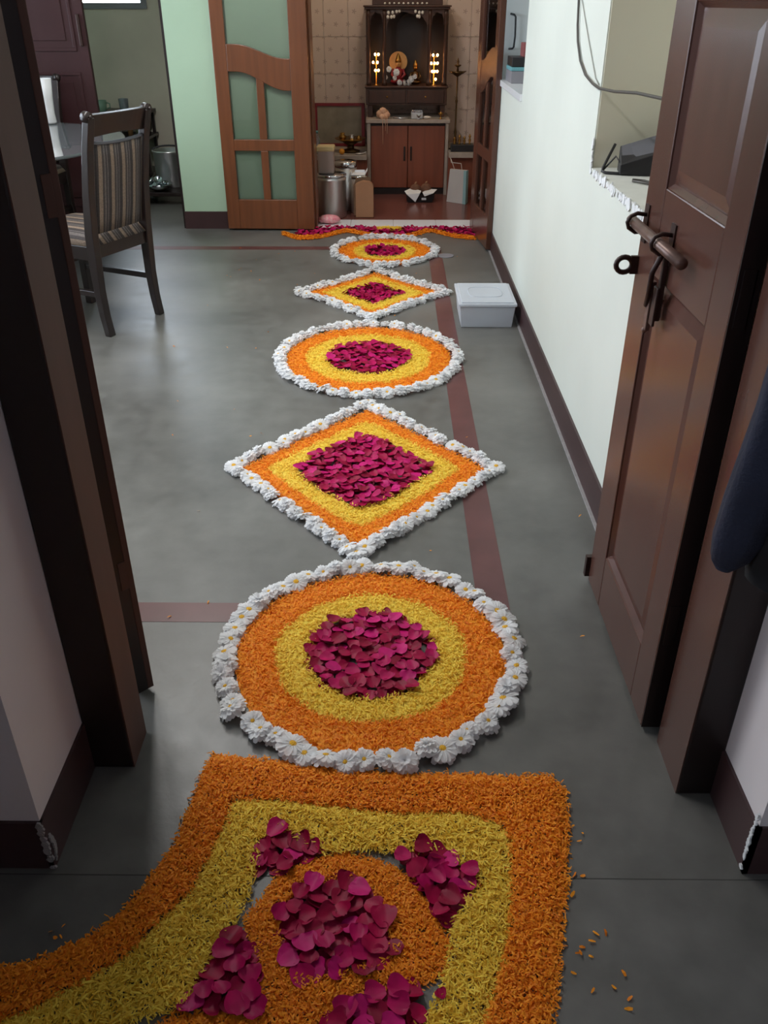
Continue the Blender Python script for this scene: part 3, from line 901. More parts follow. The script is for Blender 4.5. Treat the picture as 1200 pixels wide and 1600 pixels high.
DAISY = {k: [daisy(k, 10 * k + j) for j in range(3)] for k in range(3)}
LOOK = {0: 'open white chrysanthemum', 1: 'half-open white chrysanthemum', 2: 'pompon white chrysanthemum'}
ORD = 'nearest,second,third,fourth,fifth,sixth,seventh,eighth,ninth,tenth,eleventh,twelfth,thirteenth,fourteenth,fifteenth,sixteenth,seventeenth,eighteenth,nineteenth,twentieth'.split(',') \
    + ['twenty-' + q for q in 'first,second,third,fourth,fifth,sixth,seventh,eighth,ninth'.split(',')] + ['thirtieth'] + ['thirty-' + q for q in 'first,second,third,fourth,fifth,sixth'.split(',')]


def flowers(outline, spacing, where, mix, seed, scale=1.0):
    """white flowers laid one by one along a closed outline"""
    rng = random.Random(seed)
    j0 = min(range(len(outline)), key=lambda j: outline[j][1]); outline = outline[j0:] + outline[:j0]
    P = [Vector((x, y, 0)) for x, y in outline]; n = len(P)
    seg = [(P[(i + 1) % n] - P[i]).length for i in range(n)]; tot = sum(seg)
    cnt = int(round(tot / spacing)); acc = 0.0; i = 0; cum = 0.0
    for k in range(cnt):
        d = (k + rng.uniform(-0.09, 0.09)) / cnt * tot
        d %= tot
        a = 0.0; i = 0
        while a + seg[i] < d and i < n - 1: a += seg[i]; i += 1
        p = P[i].lerp(P[(i + 1) % n], (d - a) / seg[i])
        kind = rng.choices((0, 1, 2), mix)[0]
        me, ey = DAISY[kind][rng.randrange(3)]
        o = bpy.data.objects.new('chrysanthemum', me); COL.objects.link(o)
        o.location = (p.x + rng.gauss(0, 0.004), p.y + rng.gauss(0, 0.004), 0.001)
        tilt = 0.22
        o.rotation_euler = (rng.gauss(0.06, tilt), rng.gauss(0, tilt), rng.uniform(0, 6.28))
        o.location.z = 0.001 + 0.008 * math.sin(min(0.6, abs(o.rotation_euler.x) + abs(o.rotation_euler.y)))
        s = scale * rng.uniform(0.88, 1.12); o.scale = (s, s, s)
        # outlines start at the point nearest the doorway and run towards the white wall
        if k == 0: lab = '%s nearest the doorway in %s' % (LOOK[kind], where)
        elif k <= cnt // 2: lab = '%s, %s from the nearest one round the wall side of %s' % (LOOK[kind], ORD[k], where)
        else: lab = '%s, %s from the nearest one round the chair side of %s' % (LOOK[kind], ORD[cnt - k], where)
        tag(o, lab, 'flower', 'white chrysanthemums round ' + where)
        if ey is not None:
            e = bpy.data.objects.new('flower_eye', ey); COL.objects.link(e); e.parent = o


def circle(cx, cy, rx, ry, n=120):
    return [(cx + rx * math.cos(2 * math.pi * k / n), cy + ry * math.sin(2 * math.pi * k / n)) for k in range(n)]


def diamond(cx, cy, a, bb, p, n=120, rnd=0.0):
    out = []
    for k in range(n):
        t = 2 * math.pi * k / n; c, s = abs(math.cos(t)), abs(math.sin(t))
        r = ((c / a) ** p + (s / bb) ** p) ** (-1 / p)
        out.append((cx + r * math.cos(t), cy + r * math.sin(t)))
    return out


def wobble(poly, amp, seed, cx, cy):
    r = random.Random(seed); ph = [r.uniform(0, 6.28) for _ in range(4)]
    out = []
    for x, y in poly:
        a = math.atan2(y - cy, x - cx)
        q = 1 + amp * (math.sin(5 * a + ph[0]) + 0.7 * math.sin(9 * a + ph[1]) + 0.5 * math.sin(14 * a + ph[2])) / 2
        out.append((cx + (x - cx) * q, cy + (y - cy) * q))
    return out


def motif(label, c, line, o_out, y_out, r_out, dens, sl, rose_d, rose_single, name='flower_rangoli'):
    root = thing(name, (c[0], c[1], 0), label, 'flower rangoli', 'flower rangoli motifs in a row down the hall')
    cx, cy = c
    o_out = wobble(o_out, 0.010, 1, cx, cy); y_out = wobble(y_out, 0.018, 2, cx, cy); r_out = wobble(r_out, 0.04, 3, cx, cy)
    for nm, m, A, B, k in (('orange_petals', 'orange_petal', o_out, y_out, 1.0), ('yellow_petals', 'yellow_petal', y_out, r_out, 1.08)):
        bed = ring_bed(A, B, 0.006)
        p = sample(A, [B], dens / k, 0.004)
        st = strands(p, sl * 1.05 * k, sl * 0.30, 0.004, 0.0135)
        quad_mesh(nm, *join(bed, st), M[m], root)
    rose_heap(root, r_out, rose_d, single=rose_single)
    return root


c1, d1, c2, d2, c3 = (-0.048, 1.63), (-0.095, 2.60), (-0.105, 3.68), (-0.100, 4.675), (-0.047, 5.60)
motif('largest round flower rangoli, orange and yellow rings around crimson rose petals, nearest circle', c1, None,
      circle(*c1, 0.335, 0.338), circle(*c1, 0.240, 0.240), circle(*c1, 0.153, 0.160), 62000, 0.0105, 0.0240, True)
flowers(circle(*c1, 0.358, 0.364), 0.0428, 'the nearest circle', (0.50, 0.34, 0.16), 21, 1.1)
motif('large flower diamond with broad square heap of rose petals, behind the nearest circle', d1, None,
      diamond(*d1, 0.425, 0.490, 1.04), diamond(*d1, 0.335, 0.385, 1.10), diamond(*d1, 0.232, 0.262, 1.22), 46000, 0.0115, 0.0245, True)
flowers(diamond(*d1, 0.462, 0.545, 1.0), 0.0445, 'the large diamond', (0.28, 0.37, 0.35), 22, 1.04)
motif('middle round flower rangoli lying between the two flower diamonds', c2, None,
      circle(*c2, 0.375, 0.408), circle(*c2, 0.285, 0.305), circle(*c2, 0.182, 0.195), 36000, 0.0125, 0.0260, True)
flowers(circle(*c2, 0.402, 0.440), 0.0465, 'the middle circle', (0.15, 0.35, 0.5), 23, 1.06)
motif('small pointed flower diamond with inward curving sides beside the plastic box', d2, None,
      diamond(*d2, 0.392, 0.415, 0.93), diamond(*d2, 0.290, 0.325, 1.0), diamond(*d2, 0.175, 0.200, 0.98), 26000, 0.0145, 0.030, False)
flowers(diamond(*d2, 0.425, 0.470, 0.90), 0.0465, 'the small diamond', (0.12, 0.33, 0.55), 24, 1.06)
motif('farthest and smallest round flower rangoli, just before the shrine threshold', c3, None,
      circle(*c3, 0.302, 0.325), circle(*c3, 0.205, 0.222), circle(*c3, 0.130, 0.140), 24000, 0.015, 0.030, False)
flowers(circle(*c3, 0.328, 0.355), 0.0465, 'the farthest circle', (0.12, 0.33, 0.55), 25, 1.06)

# ---- the open-sided rangoli in the foreground
root = thing('entry_rangoli', (-0.05, 0.9, 0), 'foreground flower rangoli with orange border, yellow band and five rose petal heaps', 'flower rangoli')
O_out = [(-0.385, 1.295), (-0.259, 1.280), (-0.12, 1.256), (0.016, 1.245), (0.151, 1.245), (0.258, 1.240), (0.342, 1.243), (0.363, 1.208), (0.352, 1.105), (0.328, 0.992), (0.306, 0.903),
         (0.284, 0.811), (0.262, 0.739), (0.24, 0.66), (0.21, 0.56), (-0.50, 0.56), (-0.80, 0.66), (-0.86, 0.74), (-0.80, 0.79), (-0.656, 0.819), (-0.597, 0.836), (-0.522, 0.877), (-0.474, 0.926),
         (-0.444, 0.991), (-0.413, 1.068), (-0.408, 1.136), (-0.393, 1.243)]
Y_out = [(-0.321, 1.172), (-0.233, 1.174), (-0.114, 1.159), (0.015, 1.142), (0.144, 1.146), (0.222, 1.122), (0.238, 1.074), (0.227, 0.965), (0.209, 0.878), (0.184, 0.80), (0.158, 0.738), (0.13, 0.66), (0.09, 0.60),
         (-0.50, 0.60), (-0.78, 0.68), (-0.70, 0.712), (-0.621, 0.733), (-0.585, 0.748), (-0.517, 0.793), (-0.455, 0.838), (-0.406, 0.909), (-0.362, 0.972), (-0.345, 1.04), (-0.327, 1.114)]
Y_in = [(-0.244, 1.070), (-0.132, 1.052), (0.015, 1.052), (0.13, 1.035), (0.160, 0.977), (0.112, 0.901), (0.106, 0.843), (0.080, 0.778), (0.060, 0.737), (0.03, 0.68), (-0.30, 0.68), (-0.46, 0.70),
        (-0.40, 0.735), (-0.330, 0.762), (-0.312, 0.817), (-0.286, 0.874), (-0.258, 0.947), (-0.250, 1.014)]
C_out = [(-0.083, 1.050), (-0.02, 1.035), (0.039, 1.0), (0.085, 0.93), (0.104, 0.875), (0.098, 0.82), (0.045, 0.79), (-0.049, 0.776), (-0.10, 0.745), (-0.12, 0.68), (-0.40, 0.69), (-0.345, 0.745), (-0.28, 0.752), (-0.205, 0.757),
         (-0.226, 0.84), (-0.255, 0.91), (-0.205, 1.005), (-0.15, 1.035)]
R_in = [(-0.200, 0.915), (-0.163, 0.981), (-0.08, 0.995), (-0.030, 0.975), (-0.006, 0.912), (0.010, 0.853), (-0.04, 0.822), (-0.145, 0.800), (-0.182, 0.84)]
heaps = [[(-0.252, 1.010), (-0.244, 1.070), (-0.213, 1.112), (-0.175, 1.075), (-0.125, 1.062), (-0.200, 1.012)],
         [(0.018, 1.046), (0.06, 1.060), (0.105, 1.055), (0.165, 0.995), (0.125, 0.95), (0.095, 0.895), (0.07, 0.96)],
         [(-0.268, 0.890), (-0.246, 0.87), (-0.222, 0.84), (-0.214, 0.79), (-0.208, 0.752), (-0.26, 0.752), (-0.322, 0.760), (-0.296, 0.83)],
         [(-0.105, 0.735), (-0.06, 0.765), (-0.007, 0.790), (0.050, 0.787), (0.052, 0.737), (0.03, 0.69), (-0.09, 0.69)]]


def heap_z(p, poly, top, edge=0.035):
    """height of a heap: rises from its edge"""
    q = np.asarray(poly); d = np.full(len(p), 9.0)
    for a, bb in zip(q, np.roll(q, -1, 0)):
        ab = bb - a; t = np.clip(((p - a) @ ab) / (ab @ ab), 0, 1)
        d = np.minimum(d, np.linalg.norm(p - (a + t[:, None] * ab), axis=1))
    return top * np.minimum(1, 0.25 + d / edge)


def band(nm, outer, holes, m, dens, sl, top, w=0.30):
    p = sample(outer, holes, dens, 0.0045)
    z = heap_z(p, outer, top)
    V, F = strands(p, sl, sl * w, 0.002, 0.0, ztop=z * NP.uniform(0.25, 1.15, len(p)))
    quad_mesh(nm, V, F, M[m], root)


band('orange_petals', O_out, [Y_out], 'orange_petal', 190000, 0.0094, 0.015, 0.33)
band('yellow_petals', Y_out, [Y_in] + heaps, 'yellow_petal', 120000, 0.0145, 0.015, 0.20)
band('orange_petals', C_out, [R_in] + heaps, 'orange_petal', 190000, 0.0094, 0.012, 0.33)
rose_heap(root, R_in, 0.0240, s=1.30, hgt=0.012)
for hp in heaps: rose_heap(root, hp, 0.0240, s=1.30, hgt=0.010)
o = bpy.data.objects.new('rose_petal', PETALS[0]); COL.objects.link(o); o.parent = root
o.location = (0.135, -0.124, 0.018); o.rotation_euler = (0.1, 0.1, 0.6); o.scale = (0.7, 0.7, 0.7)

# ---- the flower garland along the shrine threshold
root = thing('threshold_garland', (-0.05, 6.1, 0), 'wavy band of orange, crimson and yellow petals along the shrine threshold', 'flower garland')
wave = [(-0.769, 6.095), (-0.647, 5.955), (-0.496, 5.985), (-0.337, 6.15), (-0.236, 6.105), (-0.10, 6.00), (-0.02, 5.985), (0.10, 5.995), (0.254, 6.17), (0.349, 6.10), (0.45, 6.0), (0.575, 5.955)]


def dense(pl, n):
    P = [Vector((x, y, 0)) for x, y in pl]; out = []
    for i in range(len(P) - 1):
        p0, p1, p2, p3 = P[max(i - 1, 0)], P[i], P[i + 1], P[min(i + 2, len(P) - 1)]
        for k in range(n):
            t = k / n
            out.append(tuple((0.5 * ((2 * p1) + (p2 - p0) * t + (2 * p0 - 5 * p1 + 4 * p2 - p3) * t * t + (3 * p1 - p0 - 3 * p2 + p3) * t ** 3))[:2]))
    out.append(tuple(P[-1][:2]))
    return out


wv = dense(wave, 6)
lo = [(x, y - 0.030) for x, y in wv]; hi = [(x, y + 0.065) for x, y in wv]
band('orange_petals', lo + hi[::-1], [], 'orange_petal', 60000, 0.014, 0.018, 0.45)
mid = [(x, min(y + 0.048, 6.19)) for x, y in wv if x > -0.69 and x < 0.57]
rp = mid + [(0.57, 6.245), (0.09, 6.245), (0.06, 6.16), (-0.09, 6.16), (-0.13, 6.245), (-0.535, 6.245), (-0.535, 6.15), (-0.66, 6.12)]
rose_heap(root, rp, 0.026, s=1.1, hgt=0.018, single=False)
band('yellow_petals', [(-0.12, 6.175), (-0.03, 6.125), (0.07, 6.18), (0.085, 6.275), (-0.13, 6.275)], [], 'yellow_petal', 90000, 0.014, 0.020, 0.4)

# ---- stray crumbs of petal on the floor
root = None
n_ = 70
p = np.column_stack([NP.uniform(-1.1, 0.6, n_), NP.uniform(1.4, 6.0, n_)])
ok = np.ones(n_, bool)
for q in (circle(*c1, 0.42, 0.44), diamond(*d1, 0.53, 0.61, 1.0), circle(*c2, 0.46, 0.5), diamond(*d2, 0.49, 0.54, 0.9), circle(*c3, 0.39, 0.42)): ok &= ~in_poly(p[:, 0], p[:, 1], q)
p = p[ok]
p = np.concatenate([p, NP.uniform((0.31, 0.72), (0.40, 1.2), (26, 2)), NP.uniform((-0.62, 0.84), (-0.56, 0.90), (6, 2)), NP.uniform((-1.0, 4.4), (-0.7, 5.6), (10, 2))])
V, F = strands(p, 0.011, 0.005, 0.003, 0.005)
e0 = bpy.data.objects.new('tmp', None)
o = quad_mesh('petal_crumbs', V, F, M['orange_petal'], e0); o.parent = None
o['label'] = 'stray orange petal crumbs scattered over the grey floor'; o['category'] = 'petals'
bpy.data.objects.remove(e0)

# ------------------------------------------------------------------ dining chairs and the glass table
def dining_chair(label):
    """seat faces +y, origin on the floor under the seat"""
    t = thing('dining_chair', (0, 0, 0), label, 'chair')
    for s in (-1, 1):
        b = MB()
        prof = [(-0.266, 0.0), (-0.252, 0.10), (-0.245, 0.22), (-0.248, 0.36), (-0.254, 0.48), (-0.278, 0.66), (-0.314, 0.84), (-0.352, 0.975)]
        wy = [0.017, 0.0185, 0.021, 0.025, 0.025, 0.021, 0.019, 0.018]
        x0, x1 = sorted((s * 0.168, s * 0.208))
        vs = []; fs = []
        for (y, z), q in zip(prof, wy): vs += [(x0, y - q, z), (x1, y - q, z), (x1, y + q, z), (x0, y + q, z)]
        for i in range(len(prof) - 1):
            for k in range(4): fs.append((i * 4 + k, i * 4 + (k + 1) % 4, i * 4 + 4 + (k + 1) % 4, i * 4 + 4 + k))
        fs += [(3, 2, 1, 0), tuple(range(len(vs) - 4, len(vs)))]
        b.add(vs, fs); b.build('rear_leg', M['chair_wood'], t, bevel=0.004)
        b = MB(); b.tube([(s * 0.195, -0.362, 0.975), (s * 0.195, -0.332, 0.978)], [0.024, 0.024], 12); b.ball((s * 0.195, -0.369, 0.978), 0.009, 0.008, 0.009, 8, 6)
        b.build('rail_scroll', M['chair_wood'], t)
        b = MB(); b.box(s * 0.188 - 0.02, s * 0.188 + 0.02, 0.175, 0.215, 0, 0.42); b.build('front_leg', M['chair_wood'], t, bevel=0.004)
        b = MB(); b.box(s * 0.186 - 0.012, s * 0.186 + 0.012, -0.235, 0.18, 0.185, 0.213); b.build('stretcher', M['chair_wood'], t, bevel=0.003)
        b = MB(); b.box(s * 0.188 - 0.014, s * 0.188 + 0.014, -0.235, 0.18, 0.36, 0.425); b.build('apron', M['chair_wood'], t, bevel=0.003)
    for y, z0, z1 in ((-0.248, 0.368, 0.43), (0.195, 0.36, 0.425)):
        b = MB(); b.box(-0.17, 0.17, y - 0.012, y + 0.012, z0, z1); b.build('apron', M['chair_wood'], t, bevel=0.003)
    b = MB(); b.box(-0.175, 0.175, -0.012, 0.012, 0.305, 0.33); b.build('stretcher', M['chair_wood'], t, bevel=0.003)
    # crest rail: slightly bowed, rising to the ends
    b = MB(); vs = []; fs = []; n = 10
    for i in range(n + 1):
        x = -0.172 + 0.344 * i / n; u = 1 - (x / 0.172) ** 2
        yb = -0.012 * u
        vs += [(x, -0.332 + yb, 0.892 + 0.008 * u), (x, -0.364 + yb, 0.985), (x, -0.339 + yb, 0.989), (x, -0.308 + yb, 0.892 + 0.008 * u)]
    for i in range(n):
        for k in range(4): fs.append((i * 4 + k, i * 4 + (k + 1) % 4, i * 4 + 4 + (k + 1) % 4, i * 4 + 4 + k))
    fs += [(3, 2, 1, 0), tuple(range(len(vs) - 4, len(vs)))]
    b.add(vs, fs); b.build('crest_rail', M['chair_wood'], t, bevel=0.003)
    # padded back with bowed upper edge
    b = MB(); vs = []; fs = []; n = 12; mz = 7
    for side in (0, 1):
        for j in range(mz + 1):
            for i in range(n + 1):
                x = -0.164 + 0.328 * i / n; u = 1 - (x / 0.164) ** 2
                zt = 0.856 + 0.010 * (1 - u); z = 0.475 + (zt - 0.475) * j / mz
                yc = -0.254 - 0.070 * ((z - 0.475) / 0.385) ** 1.15
                e = min(1, 3.2 * min(i / n, 1 - i / n) + 0.25) * min(1, 3.0 * min(j / mz, 1 - j / mz) + 0.35)
                vs.append((x, yc + (0.020 * e if side else -0.018 * e), z))
    N = (n + 1) * (mz + 1)
    for side in (0, 1):
        for j in range(mz):
            for i in range(n):
                a = side * N + j * (n + 1) + i; f = (a, a + 1, a + n + 2, a + n + 1)
                fs.append(f if side == 0 else f[::-1])
    edge = [j * (n + 1) for j in range(mz + 1)] + [mz * (n + 1) + i for i in range(1, n + 1)] + [j * (n + 1) + n for j in range(mz - 1, -1, -1)] + list(range(n - 1, 0, -1))
    for k in range(len(edge)):
        a, c = edge[k], edge[(k + 1) % len(edge)]
        fs.append((a, c, N + c, N + a))
    b.add(vs, fs, True); b.build('back_cushion', M['stripes'], t)
    b = MB(); b.tube([(-0.166 + 0.332 * i / 12, -0.326, 0.860 + 0.010 * ((i / 6 - 1) ** 2)) for i in range(13)], 0.0075, 8); b.build('piping', M['grey_plastic'], t)
    # domed seat
    b = MB(); vs = []; fs = []; n = 12
    for j in range(n + 1):
        for i in range(n + 1):
            u, v = i / n * 2 - 1, j / n * 2 - 1
            zz = 0.428 + 0.062 * (1 - abs(u) ** 5) ** 0.5 * (1 - abs(v) ** 5) ** 0.5
            vs.append((u * 0.206, -0.024 + v * 0.246, zz))
    for j in range(n):
        for i in range(n):
            a = j * (n + 1) + i; fs.append((a, a + 1, a + n + 2, a + n + 1))
    fs.append(tuple([j * (n + 1) for j in range(n, -1, -1)][:0]) or tuple([i for i in range(n + 1)][::-1] + [j * (n + 1) for j in range(1, n + 1)] + [n * (n + 1) + i for i in range(1, n + 1)] + [j * (n + 1) + n for j in range(n - 1, 0, -1)]))
    b.add(vs, fs, True); b.build('seat', M['stripes'], t)
    return t


chair = dining_chair('dark wooden dining chair with striped upholstery standing clear on the grey floor')
chair2 = copy_tree(chair)
tag(chair2, 'dark dining chair half hidden behind the glass table, by maroon door', 'chair')
chair['group'] = chair2['group'] = 'dining chairs at the glass table'
chair.location = (-1.532, 4.258, 0); chair.rotation_euler = (0, 0, math.radians(65))
chair2.location = (-2.41, 5.80, 0); chair2.rotation_euler = (0, 0, math.radians(173.3))

TX, TY = -2.42, 4.90
t = thing('dining_table', (TX, TY, 0), 'round smoked glass dining table beside the striped chair', 'table')
MB().lathe([(0.942, 0.737), (0.95, 0.7385), (0.952, 0.744), (0.948, 0.750), (0.93, 0.751)], (TX, TY, 0), 72).build('tabletop', M['glass_table'], t)
MB().lathe([(0.30, 0.0), (0.30, 0.03), (0.10, 0.07), (0.085, 0.35), (0.11, 0.66), (0.22, 0.715), (0.22, 0.735)], (TX, TY, 0), 28).build('pedestal', M['chair_wood'], t)
for k in range(3):
    a = math.radians(-20 + 120 * k); ca, sa = math.cos(a), math.sin(a)
    MB().tube([(TX + r * ca, TY + r * sa, z) for r, z in ((0.62, 0.012), (0.60, 0.10), (0.52, 0.30), (0.50, 0.50), (0.60, 0.735))], 0.016, 10).build('brace', M['chrome'], t)
tag(MB().lathe([(0.036, 0), (0.040, 0.01), (0.036, 0.06), (0.040, 0.14), (0.050, 0.250), (0.046, 0.250), (0.034, 0.14), (0.02, 0.02)], (-2.112, 5.70, 0.752), 20).build('vase', M['white_plastic']),
    'tall white flared vase on the glass table near the door leaf', 'vase')

# ------------------------------------------------------------------ things in the kitchen beyond
t = thing('kitchen_rack', (-2.4, 8.0, 0), 'low dark wooden rack against the tan kitchen wall', 'rack')
for z in (0.10, 0.385, 0.575): MB().box(-2.72, -2.08, 7.82, 8.18, z, z + 0.022).build('shelf', M['chair_wood'], t, bevel=0.002)
for x in (-2.70, -2.12):
    for y in (7.84, 8.14): MB().box(x, x + 0.025, y, y + 0.025, 0, 0.575).build('post', M['chair_wood'], t)


def cup(name, c, r, h, m, label, cat, handle=False):
    b = MB(); b.lathe([(r * 0.8, 0), (r * 0.86, 0.004), (r, h), (r * 0.92, h), (r * 0.78, 0.01), (0.001, 0.008)], c, 18, cap=False)
    b.add([(c[0] + r * 0.8 * math.cos(2 * math.pi * k / 18), c[1] + r * 0.8 * math.sin(2 * math.pi * k / 18), c[2]) for k in range(18)], [tuple(range(18))[::-1]])
    o = tag(b.build(name, m), label, cat)
    if handle:
        q = MB(); q.tube([(c[0] + r * 0.95, c[1], c[2] + h * 0.8), (c[0] + r * 1.5, c[1], c[2] + h * 0.7), (c[0] + r * 1.5, c[1], c[2] + h * 0.35), (c[0] + r * 0.9, c[1], c[2] + h * 0.25)], r * 0.12, 6)
        q.build('handle', m, o)
    return o


cup('mug', (-2.47, 7.90, 0.598), 0.050, 0.085, M['green_mug'], 'pale green mug on top of the kitchen rack', 'mug', True)
cup('tumbler', (-2.275, 7.90, 0.598), 0.042, 0.098, M['glass_tumbler'], 'clear glass tumbler on top of the kitchen rack', 'tumbler')
cup('tumbler', (-2.335, 7.90, 0.4085), 0.030, 0.12, M['chrome'], 'bright steel tumbler on the middle shelf of the kitchen rack', 'tumbler')
tag(MB().lathe([(0.022, 0), (0.024, 0.06), (0.012, 0.09), (0.012, 0.115)], (-2.25, 7.90, 0.4085), 14).build('bottle', M['amber']), 'thin brown bottle on the middle shelf of the kitchen rack', 'bottle')
o = tag(MB().lathe([(0.032, 0), (0.034, 0.08), (0.03, 0.1)], (-2.172, 7.90, 0.4085), 16).build('jar', M['olive_glass']), 'dull olive jar at the end of the kitchen rack shelf', 'jar')
MB().lathe([(0.034, 0), (0.034, 0.018)], (-2.172, 7.90, 0.5095), 16).build('lid', M['dark_brass'], o)
t = thing('low_stool', (-1.79, 7.24, 0), 'low dark stool on the kitchen floor holding steel vessels', 'stool')
MB().box(-2.02, -1.56, 7.02, 7.46, 0.075, 0.105).build('seat', M['chair_wood'], t, bevel=0.003)
for x in (-2.0, -1.62):
    for y in (7.04, 7.40): MB().box(x, x + 0.04, y, y + 0.04, 0, 0.075).build('leg', M['chair_wood'], t)
o = tag(MB().lathe([(0.115, 0), (0.122, 0.02), (0.124, 0.25), (0.132, 0.262), (0.132, 0.272), (0.118, 0.272), (0.116, 0.03), (0.002, 0.02)], (-1.80, 7.32, 0.106), 28, cap=False).build('steel_pot', M['steel']), 'deep grey steel pot on the low kitchen stool', 'pot')
MB().tube([(-1.80 + 0.13 * math.cos(a), 7.32 + 0.03 * math.sin(a), 0.375 + 0.03 * math.sin(a)) for a in [math.pi * k / 12 for k in range(13)]], 0.007, 8).build('handle', M['black_plastic'], o)
o = tag(MB().lathe([(0.04, 0), (0.085, 0.022), (0.108, 0.055), (0.102, 0.055), (0.08, 0.026), (0.001, 0.008)], (-1.852, 7.095, 0.106), 24, cap=False).build('steel_bowl', M['chrome']), 'wide shallow steel bowl in front of the steel pot', 'bowl')
r_ = random.Random(5)
for k in range(4):
    a = k * 1.6; c = (-1.852 + 0.045 * math.cos(a), 7.095 + 0.04 * math.sin(a), 0.145 + 0.012 * k)
    tag(MB().lathe([(0.012, 0), (0.03, 0.006), (0.038, 0.022), (0.035, 0.022), (0.026, 0.009), (0.001, 0.004)], c, 16, M=Matrix.Translation(Vector(c)) @ Euler((r_.gauss(0, .5), r_.gauss(0, .5), 0)).to_matrix().to_4x4() @ Matrix.Translation(-Vector(c)), cap=False).build('small_bowl', M['chrome']),
        'little steel bowl heaped in the wide steel bowl', 'bowl', 'little steel bowls in the wide bowl')

# ------------------------------------------------------------------ plastic box and drain cover
t = thing('plastic_box', (0.47, 4.28, 0), 'cloudy clear plastic box with snap lid on the floor by the wall', 'box')
b = MB(); vs = []
for x0, x1, y0, y1, z in ((0.349, 0.601, 4.115, 4.43, 0.001), (0.338, 0.612, 4.105, 4.452, 0.112), (0.341, 0.609, 4.108, 4.449, 0.112), (0.352, 0.598, 4.118, 4.427, 0.005)):
    vs += [(x0, y0, z), (x1, y0, z), (x1, y1, z), (x0, y1, z)]
fs = [(3, 2, 1, 0), (12, 13, 14, 15)]
for a in (0, 4, 8):
    for k in range(4): fs.append((a + k, a + (k + 1) % 4, a + 4 + (k + 1) % 4, a + 4 + k))
b.add(vs, fs); b.build('tub', M['frost'], t, bevel=0.004)
b = MB(); b.box(0.331, 0.619, 4.098, 4.459, 0.110, 0.124); b.box(0.345, 0.605, 4.112, 4.445, 0.124, 0.130)
b.build('lid', M['frost'], t, bevel=0.004)
b = MB(); b.tube([(0.475 + 0.085 * math.copysign(abs(math.cos(a)) ** 0.5, math.cos(a)), 4.28 + 0.085 * math.copysign(abs(math.sin(a)) ** 0.5, math.sin(a)), 0.1315) for a in [2 * math.pi * k / 32 for k in range(32)]], 0.0022, 6, closed=True)
b.build('lid_ridge', M['frost'], t)
tag(MB().lathe([(0.052, 0.0005), (0.054, 0.003), (0.050, 0.005), (0.046, 0.0042), (0.001, 0.0048)], (0.345, 5.505, 0), 28, cap=False).build('drain_cover', M['grey_box']), 'small round grey drain cover in the floor by farthest circle', 'drain cover')

# ------------------------------------------------------------------ things in the wall niches, cable
t = thing('wedge_stand', (0.80, 2.82, 0.936), 'black wedge shaped device on a wire frame lying on the niche sill', 'device')
b = MB()
b.add([(0.705, 2.795, 0.940), (0.93, 2.765, 0.940), (0.93, 2.765, 1.040), (0.705, 2.800, 0.966), (0.715, 2.875, 0.940), (0.93, 2.86, 0.940), (0.93, 2.86, 1.075), (0.715, 2.872, 1.012)],
      [(0, 1, 2, 3), (5, 4, 7, 6), (3, 2, 6, 7), (1, 5, 6, 2), (4, 0, 3, 7), (0, 4, 5, 1)])
b.build('body', M['black_plastic'], t, bevel=0.002)
b = MB(); b.add([(0.712, 2.806, 0.9705), (0.925, 2.771, 1.0405), (0.925, 2.855, 1.0755), (0.718, 2.868, 1.0125), (0.712, 2.806, 0.967), (0.925, 2.771, 1.038), (0.925, 2.855, 1.073), (0.718, 2.868, 1.010)],
      [(0, 1, 2, 3), (7, 6, 5, 4), (0, 4, 5, 1), (1, 5, 6, 2), (2, 6, 7, 3), (3, 7, 4, 0)])
b.build('cover_plate', M['grey_plastic'], t)
b = MB(); b.add([(0.772, 2.812, 0.9955), (0.812, 2.805, 1.0085), (0.815, 2.835, 1.0225), (0.776, 2.842, 1.0105), (0.772, 2.812, 0.990), (0.812, 2.805, 1.003), (0.815, 2.835, 1.017), (0.776, 2.842, 1.005)],
      [(0, 1, 2, 3), (7, 6, 5, 4), (0, 4, 5, 1), (1, 5, 6, 2), (2, 6, 7, 3), (3, 7, 4, 0)])
b.build('sticker', M['label_white'], t)
b = MB(); b.tube([(0.92, 2.762, 0.941), (0.72, 2.80, 0.941), (0.668, 2.822, 0.941), (0.658, 2.832, 0.944), (0.662, 2.842, 0.952), (0.700, 2.878, 1.016)], 0.0045, 8)
b.tube([(0.662, 2.842, 0.944), (0.70, 2.85, 0.985), (0.712, 2.81, 0.965)], 0.003, 6)
b.build('wire_frame', M['black_plastic'], t)
b = MB(); b.tube([(0.80, 2.62, 0.942), (0.755, 2.632, 0.941), (0.718, 2.68, 0.941), (0.722, 2.70, 0.941), (0.752, 2.685, 0.941), (0.77, 2.645, 0.941), (0.80, 2.615, 0.942), (0.82, 2.60, 0.96), (0.83, 2.62, 1.0)], 0.0035, 8)
tag(b.build('wire_loop', M['cable']), 'looped grey wire end lying on the niche sill', 'wire')
b = MB(); b.tube([(0.643, 3.46, 2.2), (0.643, 3.44, 1.6), (0.643, 3.43, 1.404), (0.643, 3.405, 1.33), (0.643, 3.37, 1.28), (0.643, 3.29, 1.225), (0.643, 3.18, 1.19), (0.643, 3.05, 1.174), (0.643, 2.94, 1.168),
                      (0.645, 2.75, 1.175), (0.646, 2.5, 1.192), (0.642, 2.2, 1.203), (0.635, 1.95, 1.205), (0.632, 1.7, 1.21)], 0.0042, 8)
tag(b.build('cable', M['cable']), 'grey cable hanging down the white wall and across the niche', 'cable')
b = MB(); b.tube([(0.6465, 3.42, 1.9), (0.6465, 3.39, 1.404), (0.6465, 3.22, 1.30), (0.6465, 3.03, 1.19), (0.6465, 2.97, 1.176)], 0.0017, 6)
